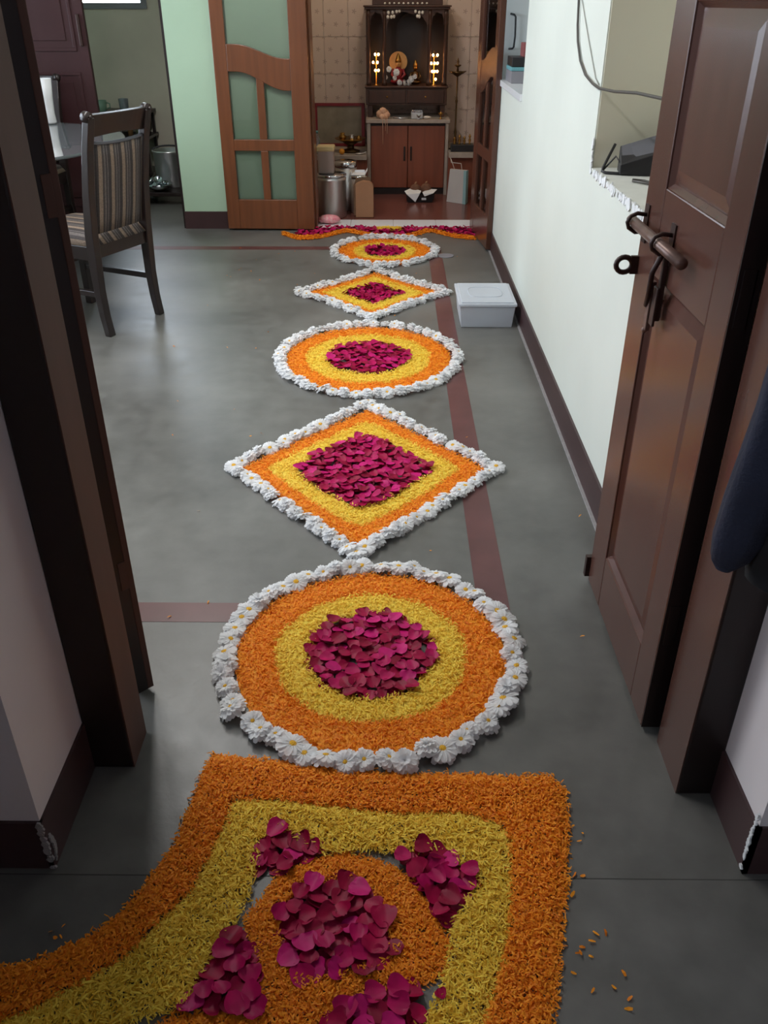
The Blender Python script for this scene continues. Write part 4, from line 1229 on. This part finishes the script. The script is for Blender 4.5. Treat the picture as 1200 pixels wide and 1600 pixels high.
tag(b.build('cable', M['thin_cable']), 'thin pale wire beside the hanging grey cable', 'cable')
# the farther niche
t = thing('shutter', (0.80, 5.93, 1.001), 'white shutter with dark pull handle at the end of the far niche', 'shutter')
MB().box(RX + 0.012, 1.13, 5.93, 5.965, 1.001, 2.05).build('shutter_board', M['white_plastic'], t, bevel=0.003)
MB().tube([(0.712, 5.93, 1.335), (0.730, 5.905, 1.33), (0.738, 5.90, 1.32), (0.742, 5.90, 1.22), (0.738, 5.90, 1.16), (0.732, 5.905, 1.152), (0.714, 5.93, 1.15)], 0.006, 8).build('handle', M['black_plastic'], t)
tag(MB().box(0.668, 0.86, 5.36, 5.62, 1.001, 1.062).build('carton', M['grey_box'], bevel=0.003), 'grey carton at the bottom of the stack in the far niche', 'carton')
tag(MB().box(0.666, 0.85, 5.37, 5.60, 1.0625, 1.082).build('tray', M['teal'], bevel=0.003), 'flat teal tray lying on the grey carton', 'tray')
tag(MB().box(0.670, 0.85, 5.38, 5.60, 1.0825, 1.130).build('carton', M['black_plastic'], bevel=0.004), 'black box on top of the teal tray', 'carton')
tag(MB().box(0.735, 0.85, 5.42, 5.55, 1.1305, 1.20).build('carton', M['red_box'], bevel=0.003), 'small reddish box topmost in the far niche', 'carton')

# ------------------------------------------------------------------ jacket hanging at the doorway
t = thing('hanging_jacket', (0.60, 1.10, 0.615), 'navy and black jacket hanging at the right of the doorway', 'jacket')


def cloth_tube(spec, n=20, seed=1):
    """spec: (x, y, z, rx, ry); folds run down the length"""
    b = MB(); vs = []; fs = []; rr = random.Random(seed); ph = [rr.uniform(0, 6.28) for _ in range(3)]
    for i, (x, y, z, rx, ry) in enumerate(spec):
        for k in range(n):
            a = 2 * math.pi * k / n
            q = 1 + 0.07 * math.sin(3 * a + ph[0] + z * 3) + 0.05 * math.sin(5 * a + ph[1] - z * 4)
            vs.append((x + rx * q * math.cos(a), y + ry * q * math.sin(a), z))
    for i in range(len(spec) - 1):
        for k in range(n): fs.append((i * n + k, i * n + (k + 1) % n, (i + 1) * n + (k + 1) % n, (i + 1) * n + k))
    fs += [tuple(range(n)), tuple(range((len(spec) - 1) * n, len(spec) * n))[::-1]]
    return b.add(vs, fs, True)


cloth_tube([(0.600, 1.11, 1.55, 0.030, 0.03), (0.595, 1.105, 1.45, 0.055, 0.045), (0.580, 1.10, 1.25, 0.052, 0.042), (0.566, 1.10, 1.05, 0.047, 0.038), (0.556, 1.10, 0.90, 0.043, 0.036), (0.540, 1.10, 0.76, 0.041, 0.034),
            (0.534, 1.10, 0.69, 0.039, 0.032), (0.529, 1.10, 0.655, 0.030, 0.026), (0.526, 1.10, 0.638, 0.016, 0.015)], 24, 2).build('sleeve', M['navy'], t)
cloth_tube([(0.62, 1.12, 1.56, 0.02, 0.03), (0.617, 1.115, 1.45, 0.034, 0.06), (0.615, 1.11, 1.1, 0.034, 0.062), (0.612, 1.11, 0.8, 0.037, 0.064), (0.606, 1.11, 0.66, 0.043, 0.064), (0.608, 1.11, 0.615, 0.040, 0.058)], 24, 4).build('jacket_body', M['black_cloth'], t)
MB().tube([(0.666, 1.12, 1.60), (0.62, 1.12, 1.59), (0.61, 1.12, 1.57), (0.615, 1.12, 1.545)], 0.005, 8).build('hanging_loop', M['iron'], t)

# ------------------------------------------------------------------ the shrine room
t = thing('shrine_cabinet', (0.127, 7.7, 0), 'red brown two door cabinet under the carved wooden temple', 'cabinet')
MB().box(-0.205, -0.178, 7.49, 7.944, 0.0, 0.555).build('side_slab', M['stone'], t, bevel=0.002)
MB().box(0.432, 0.456, 7.49, 7.944, 0.0, 0.555).build('side_slab', M['stone'], t, bevel=0.002)
MB().box(-0.178, 0.432, 7.53, 7.944, 0.0, 0.555).build('body', M['cab_wood'], t)
MB().box(-0.215, 0.466, 7.475, 7.944, 0.556, 0.584).build('top_slab', M['stone'], t, bevel=0.003)
MB().box(-0.178, 0.432, 7.515, 7.53, 0.0, 0.055).build('plinth', M['dark_frame'], t)
MB().box(-0.178, 0.432, 7.512, 7.53, 0.535, 0.555).build('top_rail', M['dark_frame'], t)
for x0, x1, hx in ((-0.174, 0.124, 0.10), (0.130, 0.428, 0.154)):
    d = MB().box(x0, x1, 7.507, 7.5295, 0.058, 0.533).build('door', M['cab_wood'], t, bevel=0.003)
    MB().box(hx - 0.007, hx + 0.007, 7.494, 7.5075, 0.27, 0.38).build('handle', M['dark_frame'], d, bevel=0.003)
for nm, x0, x1, z0, z1, lab in (('stone_ledge', -0.758, -0.206, 0.295, 0.33, 'stone ledge to the left of the cabinet holding brass vessels'), ('stone_ledge', 0.457, 0.718, 0.312, 0.352, 'stone ledge to the right of the cabinet carrying the tall lamp')):
    o = tag(MB().box(x0, x1, 7.36, 7.944, z0, z1).build(nm, M['stone'], bevel=0.003), lab, 'shelf')
    MB().box(x0, x1, 7.42, 7.944, 0.0, z0).build('base', M['cab_wood'], o)

# temple
X0, X1, YF = -0.212, 0.436, 7.62
t = thing('wooden_temple', (0.112, 7.77, 0.585), 'carved dark wooden temple with arches standing on the cabinet', 'temple')
for x in (X0 + 0.01, X1 - 0.05):
    for y in (YF + 0.01, 7.89): MB().box(x, x + 0.04, y, y + 0.04, 0.585, 0.675).build('foot', M['temple_wood'], t, bevel=0.003)
MB().box(X0 - 0.004, X1 + 0.004, YF - 0.006, 7.945, 0.675, 0.80).build('base', M['temple_wood'], t, bevel=0.004)
for x0, x1 in ((X0 + 0.02, 0.105), (0.119, X1 - 0.02)):
    d = MB().box(x0, x1, YF - 0.018, YF - 0.006, 0.69, 0.785).build('drawer', M['temple_wood'], t, bevel=0.004)
    MB().ball(((x0 + x1) / 2, YF - 0.024, 0.738), 0.008, 0.008, 0.008, 8, 6).build('knob', M['brass'], d)
MB().box(X0 - 0.012, X1 + 0.012, YF - 0.022, 7.944, 0.800, 0.815).build('platform', M['temple_wood'], t, bevel=0.004)
MB().box(X0, X1, 7.915, 7.945, 0.815, 1.345).build('back_panel', M['temple_dark'], t)
for x in (X0, X1 - 0.014): MB().box(x, x + 0.014, YF + 0.05, 7.915, 0.815, 1.345).build('side_panel', M['temple_wood'], t)
colprof = [(0.019, 0), (0.019, 0.03), (0.012, 0.045), (0.016, 0.07), (0.011, 0.1), (0.013, 0.25), (0.011, 0.42), (0.016, 0.45), (0.012, 0.475), (0.019, 0.49), (0.019, 0.53)]
for x in (X0 + 0.022, -0.066, 0.290, X1 - 0.022): MB().lathe(colprof, (x, YF + 0.025, 0.815), 14).build('column', M['temple_wood'], t)


def arch_header(x0, x1, zs, zt, y0, y1, lobes):
    n = 20; pts = [(x0, zt), (x0, zs)]
    for i in range(n + 1):
        a = math.pi - math.pi * i / n
        h = (zt - zs - 0.02) * (math.sin(a) ** 0.7) * (1 + 0.06 * math.cos(lobes * a))
        pts.append(((x0 + x1) / 2 + (x1 - x0) / 2 * 0.96 * math.cos(a), zs + min(h, zt - zs - 0.006)))
    pts += [(x1, zs), (x1, zt)]
    b = MB(); m = len(pts)
    # strip between arch and top edge, made of quads
    A = pts[1:-1]; vs = []; fs = []
    for x, z in A: vs += [(x, y0, z), (x, y1, z), (x, y0, zt), (x, y1, zt)]
    for i in range(len(A) - 1):
        p, q = i * 4, i * 4 + 4
        fs += [(p, q, q + 2, p + 2), (p + 1, p + 3, q + 3, q + 1), (p, p + 1, q + 1, q), (p + 2, q + 2, q + 3, p + 3)]
    return b.add(vs, fs)


for x0, x1, zs in ((X0 + 0.035, -0.078, 1.24), (-0.054, 0.278, 1.20), (0.302, X1 - 0.035, 1.24)):
    arch_header(x0, x1, zs, 1.345, YF + 0.012, YF + 0.034, 7).build('arch', M['temple_wood'], t)
b = MB(); b.box(X0 - 0.008, X1 + 0.008, YF - 0.004, 7.944, 1.345, 1.362); b.box(X0 - 0.018, X1 + 0.018, YF - 0.016, 7.944, 1.362, 1.374)
b.build('cornice', M['temple_wood'], t, bevel=0.003)
b = MB(); b.box(X0 + 0.05, X1 - 0.05, YF + 0.02, 7.93, 1.374, 1.43); b.box(X0 + 0.09, X1 - 0.09, YF + 0.05, 7.92, 1.43, 1.47)
b.build('roof_step', M['temple_wood'], t, bevel=0.003)
MB().lathe([(0.135, 0), (0.15, 0.04), (0.13, 0.11), (0.075, 0.17), (0.02, 0.21), (0.012, 0.24), (0.018, 0.26), (0.002, 0.29)], (0.112, 7.79, 1.47), 20).build('dome', M['temple_wood'], t)
for k in range(10):
    MB().ball((-0.062 + 0.036 * k, YF + 0.012, 1.386), 0.0085, 0.0085, 0.0075, 8, 6).build('bead', M['pale_bead'], t)
for x, z in [(-0.035, 1.325), (-0.002, 1.325), (0.028, 1.332), (0.05, 1.335), (-0.040, 1.295), (-0.012, 1.295), (0.008, 1.298), (0.175, 1.333), (0.205, 1.325), (0.23, 1.325), (0.205, 1.298), (0.19, 1.30)]:
    MB().ball((x, YF + 0.005, z), 0.011, 0.008, 0.013, 8, 6).build('garland_bead', M['pale_bead'], t)
# framed dark picture inside
t = thing('framed_picture', (0.14, 7.88, 0.816), 'tall dark arched picture standing at the back of the temple', 'picture')
ol = [(0.03, 0.816), (0.245, 0.816)] + [(0.1375 + 0.1075 * math.cos(a), 1.20 + 0.12 * math.sin(a)) for a in [math.pi * k / 14 for k in range(15)]]
b = MB(); b.prism(ol, 'y', 7.885, 7.91); b.build('backing', M['temple_dark'], t)
il = [(0.05, 0.84), (0.225, 0.84)] + [(0.1375 + 0.0875 * math.cos(a), 1.19 + 0.105 * math.sin(a)) for a in [math.pi * k / 14 for k in range(15)]]
MB().prism(il, 'y', 7.880, 7.886).build('print', M['black_plastic'], t)
# two small seated figurines


def figurine(x, y, z, s, robe, skin, label, halo):
    t = thing('figurine', (x, y, z), label, 'figurine')
    b = MB(); b.ball((x, y, z + 0.018 * s), 0.05 * s, 0.04 * s, 0.018 * s, 14, 8)                 # crossed legs
    b.tube([(x, y, z + 0.015 * s), (x, y, z + 0.05 * s), (x, y - 0.002 * s, z + 0.085 * s), (x, y, z + 0.10 * s)], [0.03 * s, 0.024 * s, 0.03 * s, 0.012 * s], 12)
    for k in (-1, 1): b.tube([(x + k * 0.028 * s, y, z + 0.088 * s), (x + k * 0.042 * s, y - 0.008 * s, z + 0.058 * s), (x + k * 0.022 * s, y - 0.03 * s, z + 0.04 * s)], [0.010 * s, 0.009 * s, 0.007 * s], 8)
    b.build('robe', robe, t)
    b = MB(); b.ball((x, y - 0.002 * s, z + 0.122 * s), 0.019 * s, 0.02 * s, 0.023 * s, 12, 8); b.ball((x, y - 0.022 * s, z + 0.12 * s), 0.004 * s, 0.005 * s, 0.005 * s, 6, 4); b.build('head', skin, t)
    b = MB(); b.lathe([(0.021 * s, 0.128 * s), (0.018 * s, 0.145 * s), (0.01 * s, 0.165 * s), (0.003 * s, 0.18 * s)], (x, y, z), 12); b.build('crown', M['brass'], t)
    if halo:
        b = MB(); b.prism([(x + halo * math.cos(a), z + 0.13 * s + halo * 1.0 * math.sin(a)) for a in [2 * math.pi * k / 28 for k in range(28)]], 'y', y + 0.03, y + 0.036); b.build('halo', M['tan_halo'], t)
    return t


figurine(0.045, 7.76, 0.816, 1.25, M['red_frame'], M['tan_halo'], 'small seated figurine with round tan halo in the temple', 0.074)
figurine(0.185, 7.76, 0.816, 1.0, M['dark_brass'], M['brass'], 'small dark brass seated figurine in the temple', 0)
# white flowers round the figurines, facing the room
for k, (x, z, s, lab) in enumerate([(-0.030, 0.925, 0.75, 'white flower at the tan halo'), (0.026, 0.902, 1.0, 'large white flower under the tan halo'), (0.012, 0.862, 0.7, 'white flower low beside the tan figurine'), (0.045, 0.826, 0.95, 'white flower at the left of the garland foot'),
                                   (0.085, 0.822, 0.95, 'white flower in the middle of the garland foot'), (0.122, 0.828, 0.95, 'white flower at the right of the garland foot'), (0.145, 0.853, 0.9, 'white flower rising beside the brass figurine'), (0.178, 0.872, 0.7, 'white flower topmost beside the brass figurine'), (-0.055, 0.866, 0.6, 'white flower nearest the left lamp rack')]):
    me, ey = DAISY[(1, 2)[k % 2]][k % 3]
    o = bpy.data.objects.new('chrysanthemum', me); COL.objects.link(o); o.location = (x, 7.668 + 0.006 * (k % 2), z + 0.006); o.rotation_euler = (R90 * 0.85, 0, 0.4 * k); o.scale = (s, s, s)
    tag(o, lab + ' in the wooden temple', 'flower', 'white flowers in the temple garland')
    if ey is not None:
        e = bpy.data.objects.new('flower_eye', ey); COL.objects.link(e); e.parent = o


def lamp_rack(x, rows, label):
    t = thing('lamp_rack', (x, 7.655, 0.815), label, 'lamp')
    MB().lathe([(0.026, 0), (0.026, 0.006), (0.005, 0.012), (0.0035, 0.25)], (x, 7.655, 0.815), 12).build('stem', M['brass'], t)
    for z, xs in rows:
        MB().tube([(x + min(xs) - 0.008, 7.655, z - 0.012), (x + max(xs) + 0.008, 7.655, z - 0.012)], 0.003, 6).build('arm', M['brass'], t)
        for dx in xs: MB().lathe([(0.002, -0.010), (0.007, -0.006), (0.0088, 0.0), (0.007, 0.006), (0.001, 0.010)], (x + dx, 7.65, z), 10).build('bulb', M['flame_bulb'], t)
    return t


lamp_rack(-0.132, [(1.038, (-0.008, 0.018)), (0.982, (-0.024, 0.010)), (0.925, (-0.006, 0.018))], 'lit lamp rack with three rows of bulbs at the left in the temple')
lamp_rack(0.330, [(1.033, (-0.008, 0.026)), (0.976, (-0.022, 0.004, 0.028)), (0.918, (-0.012, 0.006, 0.028)), (0.862, (0.016,))], 'lit lamp rack with four rows of bulbs at the right in the temple')

# things on the cabinet slab
t = thing('cloth_flower', (-0.07, 7.53, 0.585), 'peach cloth flower with trailing threads on the cabinet edge', 'ornament')
b = MB(); rr = random.Random(9)
for k in range(7):
    a = k * 0.9; b.ball((-0.075 + 0.032 * math.cos(a), 7.535 + 0.02 * math.sin(a), 0.612 + 0.014 * math.sin(2.3 * a)), 0.026, 0.022, 0.024, 10, 6, 0.12, rr)
b.ball((-0.075, 7.53, 0.640), 0.03, 0.026, 0.028, 12, 8, 0.1, rr); b.build('petal_head', M['peach'], t)
for dx, zl in ((-0.02, 0.40), (0.0, 0.50), (0.015, 0.48)):
    MB().tube([(-0.06 + dx, 7.52, 0.61), (-0.058 + dx, 7.470, 0.592), (-0.058 + dx, 7.466, 0.57), (-0.056 + dx, 7.466, zl)], 0.0025, 6).build('thread', M['peach'], t)
t = thing('silver_box', (0.195, 7.52, 0.585), 'patterned silver casket on the cabinet slab below the temple', 'casket')
MB().box(0.150, 0.245, 7.50, 7.56, 0.585, 0.632).build('body', M['steel'], t, bevel=0.004)
b = MB(); b.prism([(0.148, 0.632), (0.247, 0.632), (0.238, 0.652), (0.157, 0.652)], 'y', 7.498, 7.562)
for k in range(5): b.ball((0.163 + 0.017 * k, 7.497, 0.642), 0.006, 0.004, 0.006, 8, 6)
b.build('lid', M['chrome'], t)
tag(MB().lathe([(0.014, 0), (0.006, 0.006), (0.006, 0.014), (0.018, 0.022), (0.02, 0.034), (0.016, 0.034), (0.002, 0.024)], (0.212, 7.487, 0.585), 14, cap=False).build('small_cup', M['chrome']), 'tiny silver footed cup in front of the silver casket', 'cup')
b = MB(); b.ball((0.275, 7.505, 0.597), 0.026, 0.016, 0.012, 12, 8); b.tube([(0.295, 7.505, 0.60), (0.312, 7.50, 0.597)], [0.008, 0.002], 8)
tag(b.build('conch_shell', M['pale_bead']), 'small white conch shell on the cabinet slab', 'shell')
tag(MB().lathe([(0.018, 0), (0.006, 0.006), (0.005, 0.03), (0.02, 0.038), (0.021, 0.046), (0.004, 0.042), (0.002, 0.06)], (0.390, 7.51, 0.585), 14, cap=False).build('oil_lamp', M['brass']), 'little brass oil lamp at the right end of cabinet slab', 'lamp')
tag(MB().lathe([(0.058, 0), (0.066, 0.012), (0.062, 0.012), (0.05, 0.004), (0.001, 0.003)], (0.07, 7.555, 0.585), 24, cap=False).build('steel_plate', M['steel']), 'flat steel plate on the slab beneath the temple', 'plate')

# left ledge
t = thing('framed_board', (-0.44, 7.88, 0.331), 'maroon framed board leaning on the tiles above the left ledge', 'picture')
LM = Matrix.Translation((0, 7.87, 0.331)) @ Matrix.Rotation(math.radians(-6), 4, 'X')
x0, x1, h = -0.665, -0.235, 0.335
for bx in ((x0, x0 + 0.028, 0, h), (x1 - 0.028, x1, 0, h), (x0, x1, h - 0.024, h), (x0, x1, 0, 0.024)): MB().box(bx[0], bx[1], -0.012, 0.012, bx[2], bx[3], LM).build('frame', M['red_frame'], t, bevel=0.003)
MB().box(x0 + 0.02, x1 - 0.02, -0.002, 0.006, 0.02, h - 0.02, LM).build('print', M['picture'], t)
tag(MB().lathe([(0.05, 0), (0.06, 0.004), (0.125, 0.028), (0.128, 0.034), (0.06, 0.012), (0.001, 0.010)], (-0.345, 7.56, 0.402), 30, cap=False).build('brass_platter', M['brass']), 'wide brass platter on its pedestal in front of the framed board', 'platter')
tag(MB().lathe([(0.075, 0), (0.078, 0.012), (0.03, 0.025), (0.025, 0.05), (0.06, 0.0715)], (-0.345, 7.56, 0.33), 22).build('platter_pedestal', M['dark_brass']), 'round dark pedestal under the wide brass platter', 'pedestal')
for k, (x, y, s, m, lab) in enumerate([(-0.41, 7.57, 1.0, 'brass', 'bigger brass pot on the wide brass platter'), (-0.335, 7.58, 0.75, 'steel', 'small silver pot on the wide brass platter'), (-0.275, 7.565, 0.65, 'brass', 'smallest brass pot at the rim of the platter')]):
    tag(MB().lathe([(0.016 * s, 0), (0.032 * s, 0.02 * s), (0.03 * s, 0.036 * s), (0.018 * s, 0.046 * s), (0.024 * s, 0.058 * s), (0.02 * s, 0.058 * s), (0.002, 0.04 * s)], (x, y, 0.4155), 16, cap=False).build('ritual_pot', M[m]), lab, 'pot')
tag(MB().ball((-0.41, 7.415, 0.353), 0.023, 0.023, 0.022, 16, 10).build('orange', M['orange_fruit']), 'single orange on the left stone ledge', 'fruit')
b = MB(); b.ball((-0.27, 7.40, 0.339), 0.035, 0.02, 0.008, 12, 6); b.tube([(-0.245, 7.40, 0.342), (-0.21, 7.40, 0.352)], [0.004, 0.003], 8)
tag(b.build('ladle', M['steel']), 'steel ladle lying on the left stone ledge', 'ladle')
o = tag(MB().lathe([(0.026, 0), (0.028, 0.01), (0.028, 0.11), (0.012, 0.14), (0.012, 0.155)], (-0.615, 7.45, 0.331), 16).build('bottle', M['glass_tumbler']), 'clear plastic bottle at the far left of the ledge', 'bottle')
MB().lathe([(0.014, 0), (0.014, 0.018)], (-0.615, 7.45, 0.486), 12).build('cap', M['teal'], o)

# drums, tub, cardboard box, pink packet on the threshold
o = tag(MB().lathe([(0.105, 0), (0.109, 0.004), (0.109, 0.262), (0.112, 0.264), (0.112, 0.272), (0.109, 0.274), (0.109, 0.29)], (-0.452, 6.660, 0.005), 36).build('steel_drum', M['steel']), 'big stainless steel drum on the white threshold tiles', 'drum')
MB().lathe([(0.113, 0.288), (0.114, 0.300), (0.108, 0.304)], (-0.452, 6.660, 0.005), 36).build('lid', M['chrome'], o)
t = thing('plastic_canister', (-0.49, 6.67, 0.310), 'square cloudy plastic canister with cream lid on the steel drum', 'canister')
MB().box(-0.545, -0.427, 6.61, 6.73, 0.310, 0.472).build('body', M['tub'], t, bevel=0.014, seg=3)
MB().box(-0.551, -0.421, 6.604, 6.736, 0.465, 0.500).build('lid', M['cream_lid'], t, bevel=0.010, seg=3)
o = tag(MB().lathe([(0.08, 0), (0.083, 0.004), (0.083, 0.315)], (-0.355, 6.93, 0.005), 32).build('steel_canister', M['steel']), 'middle size steel canister behind the big steel drum', 'canister')
MB().lathe([(0.087, 0.31), (0.087, 0.345), (0.078, 0.352)], (-0.355, 6.93, 0.005), 32).build('lid', M['chrome'], o)
o = tag(MB().lathe([(0.062, 0), (0.064, 0.003), (0.064, 0.255)], (-0.250, 6.80, 0.005), 28).build('steel_canister', M['steel']), 'slim steel canister standing behind the cardboard box', 'canister')
MB().lathe([(0.066, 0.25), (0.066, 0.268)], (-0.250, 6.80, 0.005), 28).build('lid', M['chrome'], o)
b = MB(); b.box(-0.31, -0.205, 6.77, 6.89, 0.276, 0.280); b.box(-0.31, -0.306, 6.77, 6.89, 0.28, 0.296); b.add([(-0.205, 6.77, 0.276), (-0.205, 6.89, 0.276), (-0.188, 6.89, 0.308), (-0.188, 6.77, 0.308), (-0.209, 6.77, 0.28), (-0.209, 6.89, 0.28), (-0.192, 6.89, 0.308), (-0.192, 6.77, 0.308)], [(0, 1, 2, 3), (7, 6, 5, 4), (3, 2, 6, 7), (0, 3, 7, 4), (1, 5, 6, 2)]); b.box(-0.306, -0.209, 6.886, 6.89, 0.28, 0.298)
tag(b.build('paper_tray', M['paper']), 'shallow white tray on top of the slim steel canister', 'tray')
t = thing('cardboard_box', (-0.215, 6.66, 0.005), 'tall brown cardboard box with folded top beside the steel drum', 'box')
MB().prism([(-0.272, 0.006), (-0.138, 0.006), (-0.138, 0.222), (-0.150, 0.246), (-0.172, 0.258), (-0.215, 0.264), (-0.262, 0.246), (-0.272, 0.236)], 'y', 6.60, 6.66).build('front_panel', M['cardboard'], t, bevel=0.003)
MB().box(-0.289, -0.140, 6.6602, 6.735, 0.006, 0.225).build('carton', M['cardboard_dark'], t, bevel=0.003)
MB().prism([(-0.285, 0.226), (-0.150, 0.226), (-0.165, 0.275), (-0.27, 0.272)], 'y', 6.70, 6.704).build('flap', M['cardboard_dark'], t)
b = MB(); rr = random.Random(4); b.ball((-0.455, 6.40, 0.038), 0.078, 0.058, 0.031, 18, 9, 0.06, rr); b.ball((-0.51, 6.41, 0.030), 0.036, 0.045, 0.022, 14, 8, 0.06, rr)
tag(b.build('pink_packet', M['pink_pack']), 'crumpled pink patterned packet in front of the steel drum', 'packet')

# basket with papers and coconuts
t = thing('paper_basket', (0.225, 7.24, 0.005), 'low black basket lined with white paper on the red brown floor', 'basket')
b = MB(); vs = []
for x0, x1, y0, y1, z in ((0.125, 0.325, 7.17, 7.31, 0.005), (0.110, 0.345, 7.155, 7.325, 0.068), (0.114, 0.341, 7.159, 7.321, 0.068), (0.129, 0.321, 7.174, 7.306, 0.009)): vs += [(x0, y0, z), (x1, y0, z), (x1, y1, z), (x0, y1, z)]
fs = [(3, 2, 1, 0), (12, 13, 14, 15)]
for a in (0, 4, 8):
    for k in range(4): fs.append((a + k, a + (k + 1) % 4, a + 4 + (k + 1) % 4, a + 4 + k))
b.add(vs, fs); b.build('tub', M['black_plastic'], t)
MB().box(0.238, 0.275, 7.160, 7.1645, 0.025, 0.042).build('sticker', M['label_white'], t)
for pts in ([(0.10, 7.20, 0.085), (0.235, 7.20, 0.088), (0.225, 7.150, 0.078), (0.188, 7.143, 0.012), (0.118, 7.148, 0.070), (0.16, 7.26, 0.10)],
            [(0.245, 7.19, 0.080), (0.365, 7.22, 0.096), (0.33, 7.150, 0.078), (0.262, 7.146, 0.055), (0.25, 7.15, 0.072), (0.30, 7.26, 0.09)]):
    b = MB(); v = [Vector(p) for p in pts]; v2 = [p + Vector((0, -0.0015, 0.0015)) for p in v]
    F = [(0, 4, 2), (4, 3, 2), (0, 2, 1), (0, 1, 5)]
    b.add(v + v2, [f[::-1] for f in F] + [tuple(i + 6 for i in f) for f in F]); b.build('paper_sheet', M['paper'], t)
for x, y, z, lab in ((0.19, 7.255, 0.088, 'brown coconut at the left in the paper lined basket'), (0.275, 7.262, 0.092, 'brown coconut at the right in the paper lined basket')):
    b = MB(); b.ball((x, y, z), 0.046, 0.042, 0.044, 16, 10, 0.02, rr); o = tag(b.build('coconut', M['coconut']), lab, 'coconut')
    MB().tube([(x, y, z + 0.04), (x + 0.004, y, z + 0.055), (x + 0.01, y, z + 0.06)], [0.012, 0.007, 0.002], 8).build('tuft', M['cardboard'], o)

# paper bag
t = thing('paper_bag', (0.53, 7.2, 0.005), 'pale grey paper bag with blue side beside the right ledge', 'bag')
b = MB(); vs = [(0.442, 7.20, 0.005), (0.588, 7.09, 0.005), (0.588, 7.13, 0.252), (0.462, 7.215, 0.252), (0.455, 7.29, 0.005), (0.61, 7.18, 0.005), (0.604, 7.16, 0.252), (0.475, 7.235, 0.252)]
b.add(vs, [(0, 1, 2, 3), (5, 4, 7, 6), (4, 0, 3, 7), (0, 4, 5, 1), (3, 2, 6, 7)]); b.build('bag_body', M['bag_paper'], t)
V0, V1, V2, V3 = [Vector(v) for v in vs[:4]]; off = Vector((-0.0012, -0.0016, 0))
q = [V0.lerp(V1, 0.84) + off, V1 + off, V2 + off, V3.lerp(V2, 0.84) + off]
b = MB(); b.add(q + [p - off * 0.9 for p in q], [(0, 1, 2, 3), (7, 6, 5, 4), (0, 4, 5, 1), (2, 6, 7, 3), (3, 7, 4, 0), (1, 5, 6, 2)]); b.build('blue_band', M['bag_side'], t)
b = MB(); b.add([vs[1], vs[5], vs[6], vs[2], (vs[1][0] + 0.002, vs[1][1], vs[1][2]), (vs[5][0] + 0.002, vs[5][1], vs[5][2]), (vs[6][0] + 0.002, vs[6][1], vs[6][2]), (vs[2][0] + 0.002, vs[2][1], vs[2][2])], [(3, 2, 1, 0), (4, 5, 6, 7), (0, 1, 5, 4), (2, 3, 7, 6)]); b.build('gusset', M['bag_side'], t)
MB().tube([(0.50, 7.195, 0.245), (0.478, 7.20, 0.30), (0.462, 7.21, 0.335), (0.470, 7.22, 0.30), (0.545, 7.165, 0.30), (0.555, 7.16, 0.245)], 0.0028, 6).build('handle', M['pale_bead'], t)

# right ledge: tall lamp and tray of brass figures
t = thing('standing_lamp', (0.515, 7.55, 0.352), 'tall slender brass oil lamp on the right stone ledge', 'oil lamp')
MB().lathe([(0.045, 0), (0.047, 0.008), (0.022, 0.022), (0.014, 0.05)], (0.515, 7.55, 0.352), 20).build('foot', M['dark_brass'], t)
MB().lathe([(0.012, 0.05), (0.016, 0.07), (0.009, 0.10), (0.013, 0.13), (0.0075, 0.16), (0.007, 0.34), (0.011, 0.36), (0.0065, 0.38), (0.0065, 0.54)], (0.515, 7.55, 0.352), 12).build('stem', M['dark_brass'], t)
b = MB(); b.lathe([(0.008, 0.535), (0.030, 0.548), (0.052, 0.562), (0.056, 0.572), (0.048, 0.566), (0.012, 0.56)], (0.515, 7.55, 0.352), 20, cap=False)
for k in range(5):
    a = 2 * math.pi * k / 5 + 0.3; b.tube([(0.515 + 0.045 * math.cos(a), 7.55 + 0.045 * math.sin(a), 0.916), (0.515 + 0.072 * math.cos(a), 7.55 + 0.072 * math.sin(a), 0.924)], [0.010, 0.003], 6)
b.build('oil_dish', M['dark_brass'], t)
MB().lathe([(0.006, 0.56), (0.010, 0.58), (0.006, 0.60), (0.026, 0.612), (0.028, 0.618), (0.006, 0.622), (0.010, 0.64), (0.002, 0.668)], (0.515, 7.55, 0.352), 14).build('finial', M['dark_brass'], t)
tag(MB().box(0.475, 0.66, 7.40, 7.50, 0.353, 0.405).build('dark_casket', M['black_plastic'], bevel=0.004), 'low black box on the right stone ledge', 'box')
for k, (x, h) in enumerate(((0.505, 0.055), (0.545, 0.07), (0.585, 0.06), (0.628, 0.075))):
    tag(MB().lathe([(0.014, 0), (0.006, 0.008), (0.012, h * 0.4), (0.005, h * 0.6), (0.012, h * 0.75), (0.002, h)], (x, 7.45, 0.4055), 12).build('brass_figure', M['brass']),
        ('leftmost little brass figure on the low black box', 'second little brass figure from the left on the black box', 'third little brass figure from the left on the black box', 'rightmost little brass figure on the low black box')[k], 'figure', 'brass figures on the black box')
